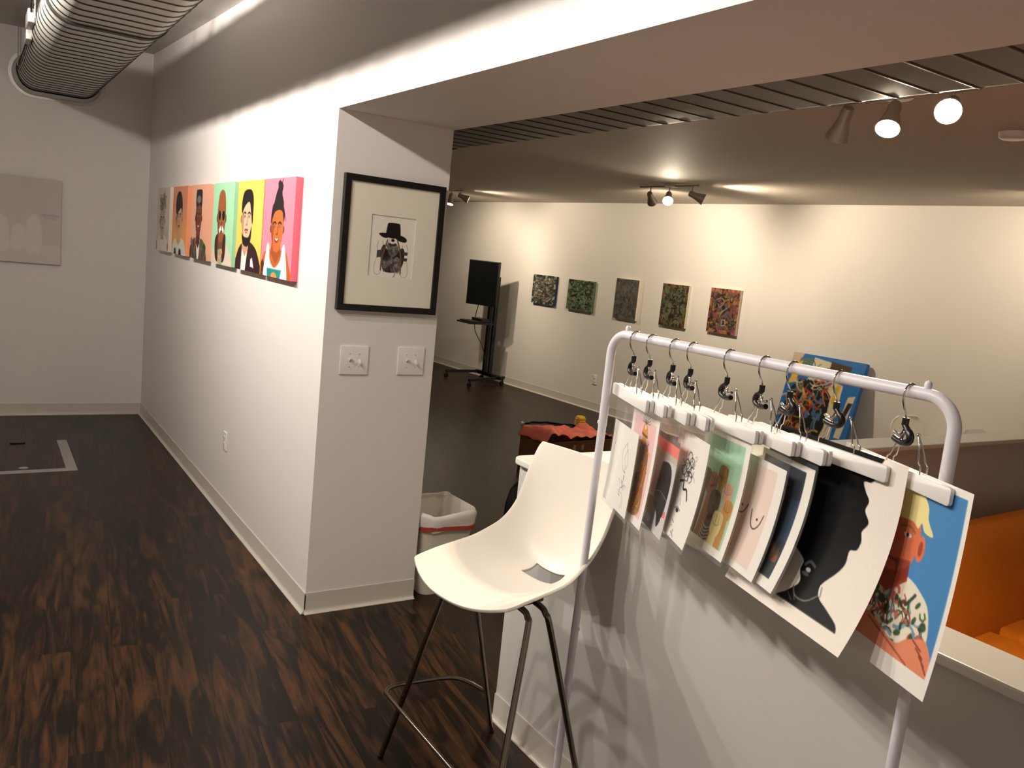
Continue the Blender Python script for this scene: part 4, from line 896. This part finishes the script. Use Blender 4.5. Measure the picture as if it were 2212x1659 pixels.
def pr_blond():
    p = Pic(210,200,PAPER); p.poly([(.0,.04),(.97,.04),(.97,.905),(.0,.905)],(.30,.53,.74)); p.rng=np.random.default_rng(19)
    p.blob([(.36,.62),(.60,.52),(.72,.52),(.80,.55),(.87,.60),(.91,.70),(.92,.80),(.93,.96),(.2,.96)],(.91,.88,.81)); p.poly([(.30,.60),(.62,.56),(.66,.9),(.30,.9)],(.88,.85,.78))
    p.scribble(80,[(.16,.26,.16),(.75,.30,.28),(.24,.36,.22),(.45,.60,.68),(.30,.20,.16)],.02,.014,(.36,.58,.88,.86),1); p.dabs(18,[(.80,.32,.32),(.78,.40,.36)],.016,(.42,.60,.88,.88)); p.dabs(16,[(.15,.28,.16)],.02,(.42,.60,.88,.86))
    p.poly([(.42,.42),(.68,.42),(.70,.54),(.58,.64),(.42,.60)],(.64,.30,.21)); p.blob([(.36,.24),(.48,.18),(.66,.20),(.715,.28),(.71,.40),(.66,.49),(.52,.54),(.38,.50)],(.84,.46,.32)); p.ell(.735,.36,.03,.065,(.86,.47,.34)); p.ell(.735,.36,.014,.038,(.64,.29,.2)); p.ell(.63,.325,.030,.012,(.9,.86,.8)); p.ell(.63,.325,.011,.012,(.15,.2,.25)); p.line([(.57,.295),(.63,.28),(.68,.30)],.012,(.6,.42,.25)); p.line([(.5,.47),(.6,.475)],.014,(.55,.22,.2))
    p.poly([(.58,.46),(.69,.44),(.70,.52),(.62,.58)],(.52,.2,.16),.6)
    p.blob([(.34,.26),(.36,.12),(.48,.05),(.64,.07),(.73,.14),(.75,.21),(.80,.275),(.74,.275),(.71,.24),(.69,.27),(.64,.25),(.52,.26)],(.93,.88,.62))
    p.blob([(.30,.92),(.34,.80),(.52,.78),(.72,.84),(.80,.79),(.90,.745),(.955,.79),(.975,.85),(.98,.92)],(.88,.55,.42))
    for k in range(4): p.line([(.84+k*.03,.775+k*.025),(.90+k*.022,.80+k*.028)],.009,(.58,.28,.2))
    p.line([(.52,.80),(.72,.86),(.84,.90)],.010,(.66,.36,.26)); p.poly([(.97,.0),(1,0),(1,1),(.97,1)],PAPER); p.poly([(0,.905),(1,.905),(1,1),(0,1)],PAPER); return p.done()
#        fn, width, right edge s, top z, bottom z, curl, sleeve
PR = [(pr_hand,.216,.123,1.325,1.088,.012,1,'white sheet with a fine line drawing of a hand, in a clear sleeve'),
      (pr_robe,.216,.135,1.377,1.082,.020,1,'pink print of a figure in a patterned robe, in a clear sleeve'),
      (pr_hair,.216,.132,1.340,1.085,.022,1,'print of long black hair under a red stripe, in a clear sleeve'),
      (pr_curls,.216,.195,1.367,1.104,.034,1,'white print of black scribbled curls and an eye, in a clear sleeve'),
      (pr_fists,.216,.149,1.392,1.104,.036,1,'mint green print of raised fists, in a clear sleeve'),
      (pr_arcs,.216,.155,1.357,1.100,.047,1,'pale pink print with two drawn arcs, in a clear sleeve'),
      (pr_navy,.216,.141,1.376,1.100,.062,1,'dark navy print with a white border, in a clear sleeve'),
      (pr_black,.41,.216,1.437,1.056,.085,0,'large white print of a black head silhouette on the rack'),
      (pr_blond,.41,.220,1.431,1.042,.035,0,'large blue print of a blond person in a floral shirt on the rack')]
for i,(fn,w,sr,zt,zb,curl,slv,lab) in enumerate(PR):
    th = math.radians(TH[i]); phi = math.atan2(-math.cos(th), -math.sin(th))
    t = thing('art_print', lab, 'art print', (RX,HY[i],RZC), 'art prints hanging from the rack', phi)
    zt_, zb_ = zt-RZC, zb-RZC; H = zt_-zb_; zk = BB   # local heights; paper bends below the clamp
    def bend(X, Y, Z, zt_=zt_, curl=curl, H=H, zb_=zb_, sr=sr, w=w, i=i):
        Zl = Z + zt_; s_ = np.clip((zk-Zl)/(zk-zb_),0,1.1); k = 1.0
        if i == 8: k = 1 + .9*np.clip((sr-w*.30-X)/w,-.45,1)
        if i == 7: k = 1 + .25*np.clip((X-sr+w)/w-.5,-.5,.5)
        return X, Y - curl*k*s_**2.1, Zl
    me = sheet('paper', fn(), w, H+ (curl*curl/H*.0), M_paint, fn=bend, x0=sr-w)
    obj('paper', me, None, t)
    if slv:
        nx_, ny_ = 8, 24; sw = w+.016; vs = []
        for side,off in ((0,-.0011),(1,.0011)):
            X, Z = np.meshgrid(np.linspace(sr+.008-sw, sr+.008, nx_+1), np.linspace(-.168, zb_-.010, ny_+1))
            X, Y, Zl = bend(X, np.zeros_like(X), Z-zt_)
            vs.append([(float(a), float(b_)+off, float(c)) for a,b_,c in zip(X.ravel(),Y.ravel(),Zl.ravel())])
        F_ = [(j*(nx_+1)+k, (j+1)*(nx_+1)+k, (j+1)*(nx_+1)+k+1, j*(nx_+1)+k+1) for j in range(ny_) for k in range(nx_)]
        b = MB().add(vs[0],F_); b.add(vs[1],[f[::-1] for f in F_])
        obj('clear_sleeve', b, M_sleeve, t, smooth=60, local=True)

# ------------------------------------------------------------------ world, camera, colour
wd = bpy.data.worlds.new('night'); S.world = wd; wd.use_nodes = True
wd.node_tree.nodes['Background'].inputs[0].default_value = (.02,.02,.025,1); wd.node_tree.nodes['Background'].inputs[1].default_value = .3
cam = bpy.data.cameras.new('camera'); co = bpy.data.objects.new('camera', cam); COL.objects.link(co); S.camera = co
R = ((.8382461,-.5357788,.1014127),(.0057801,-.1772379,-.9841511),(.5452615,.8255470,-.1454722))
Mc = Matrix(((R[0][0],-R[1][0],-R[2][0],0),(R[0][1],-R[1][1],-R[2][1],0),(R[0][2],-R[1][2],-R[2][2],1.75),(0,0,0,1)))
co.matrix_world = Mc
cam.sensor_fit = 'HORIZONTAL'; cam.sensor_width = 36; cam.lens = 1807.717/2212*36; cam.clip_start = .02
S.view_settings.view_transform = 'Standard'; S.view_settings.look = 'None'; S.view_settings.gamma = 1; S.view_settings.use_curve_mapping = False
S.view_settings.exposure = 0.0
S.cycles.diffuse_bounces = 6; S.cycles.transparent_max_bounces = 24
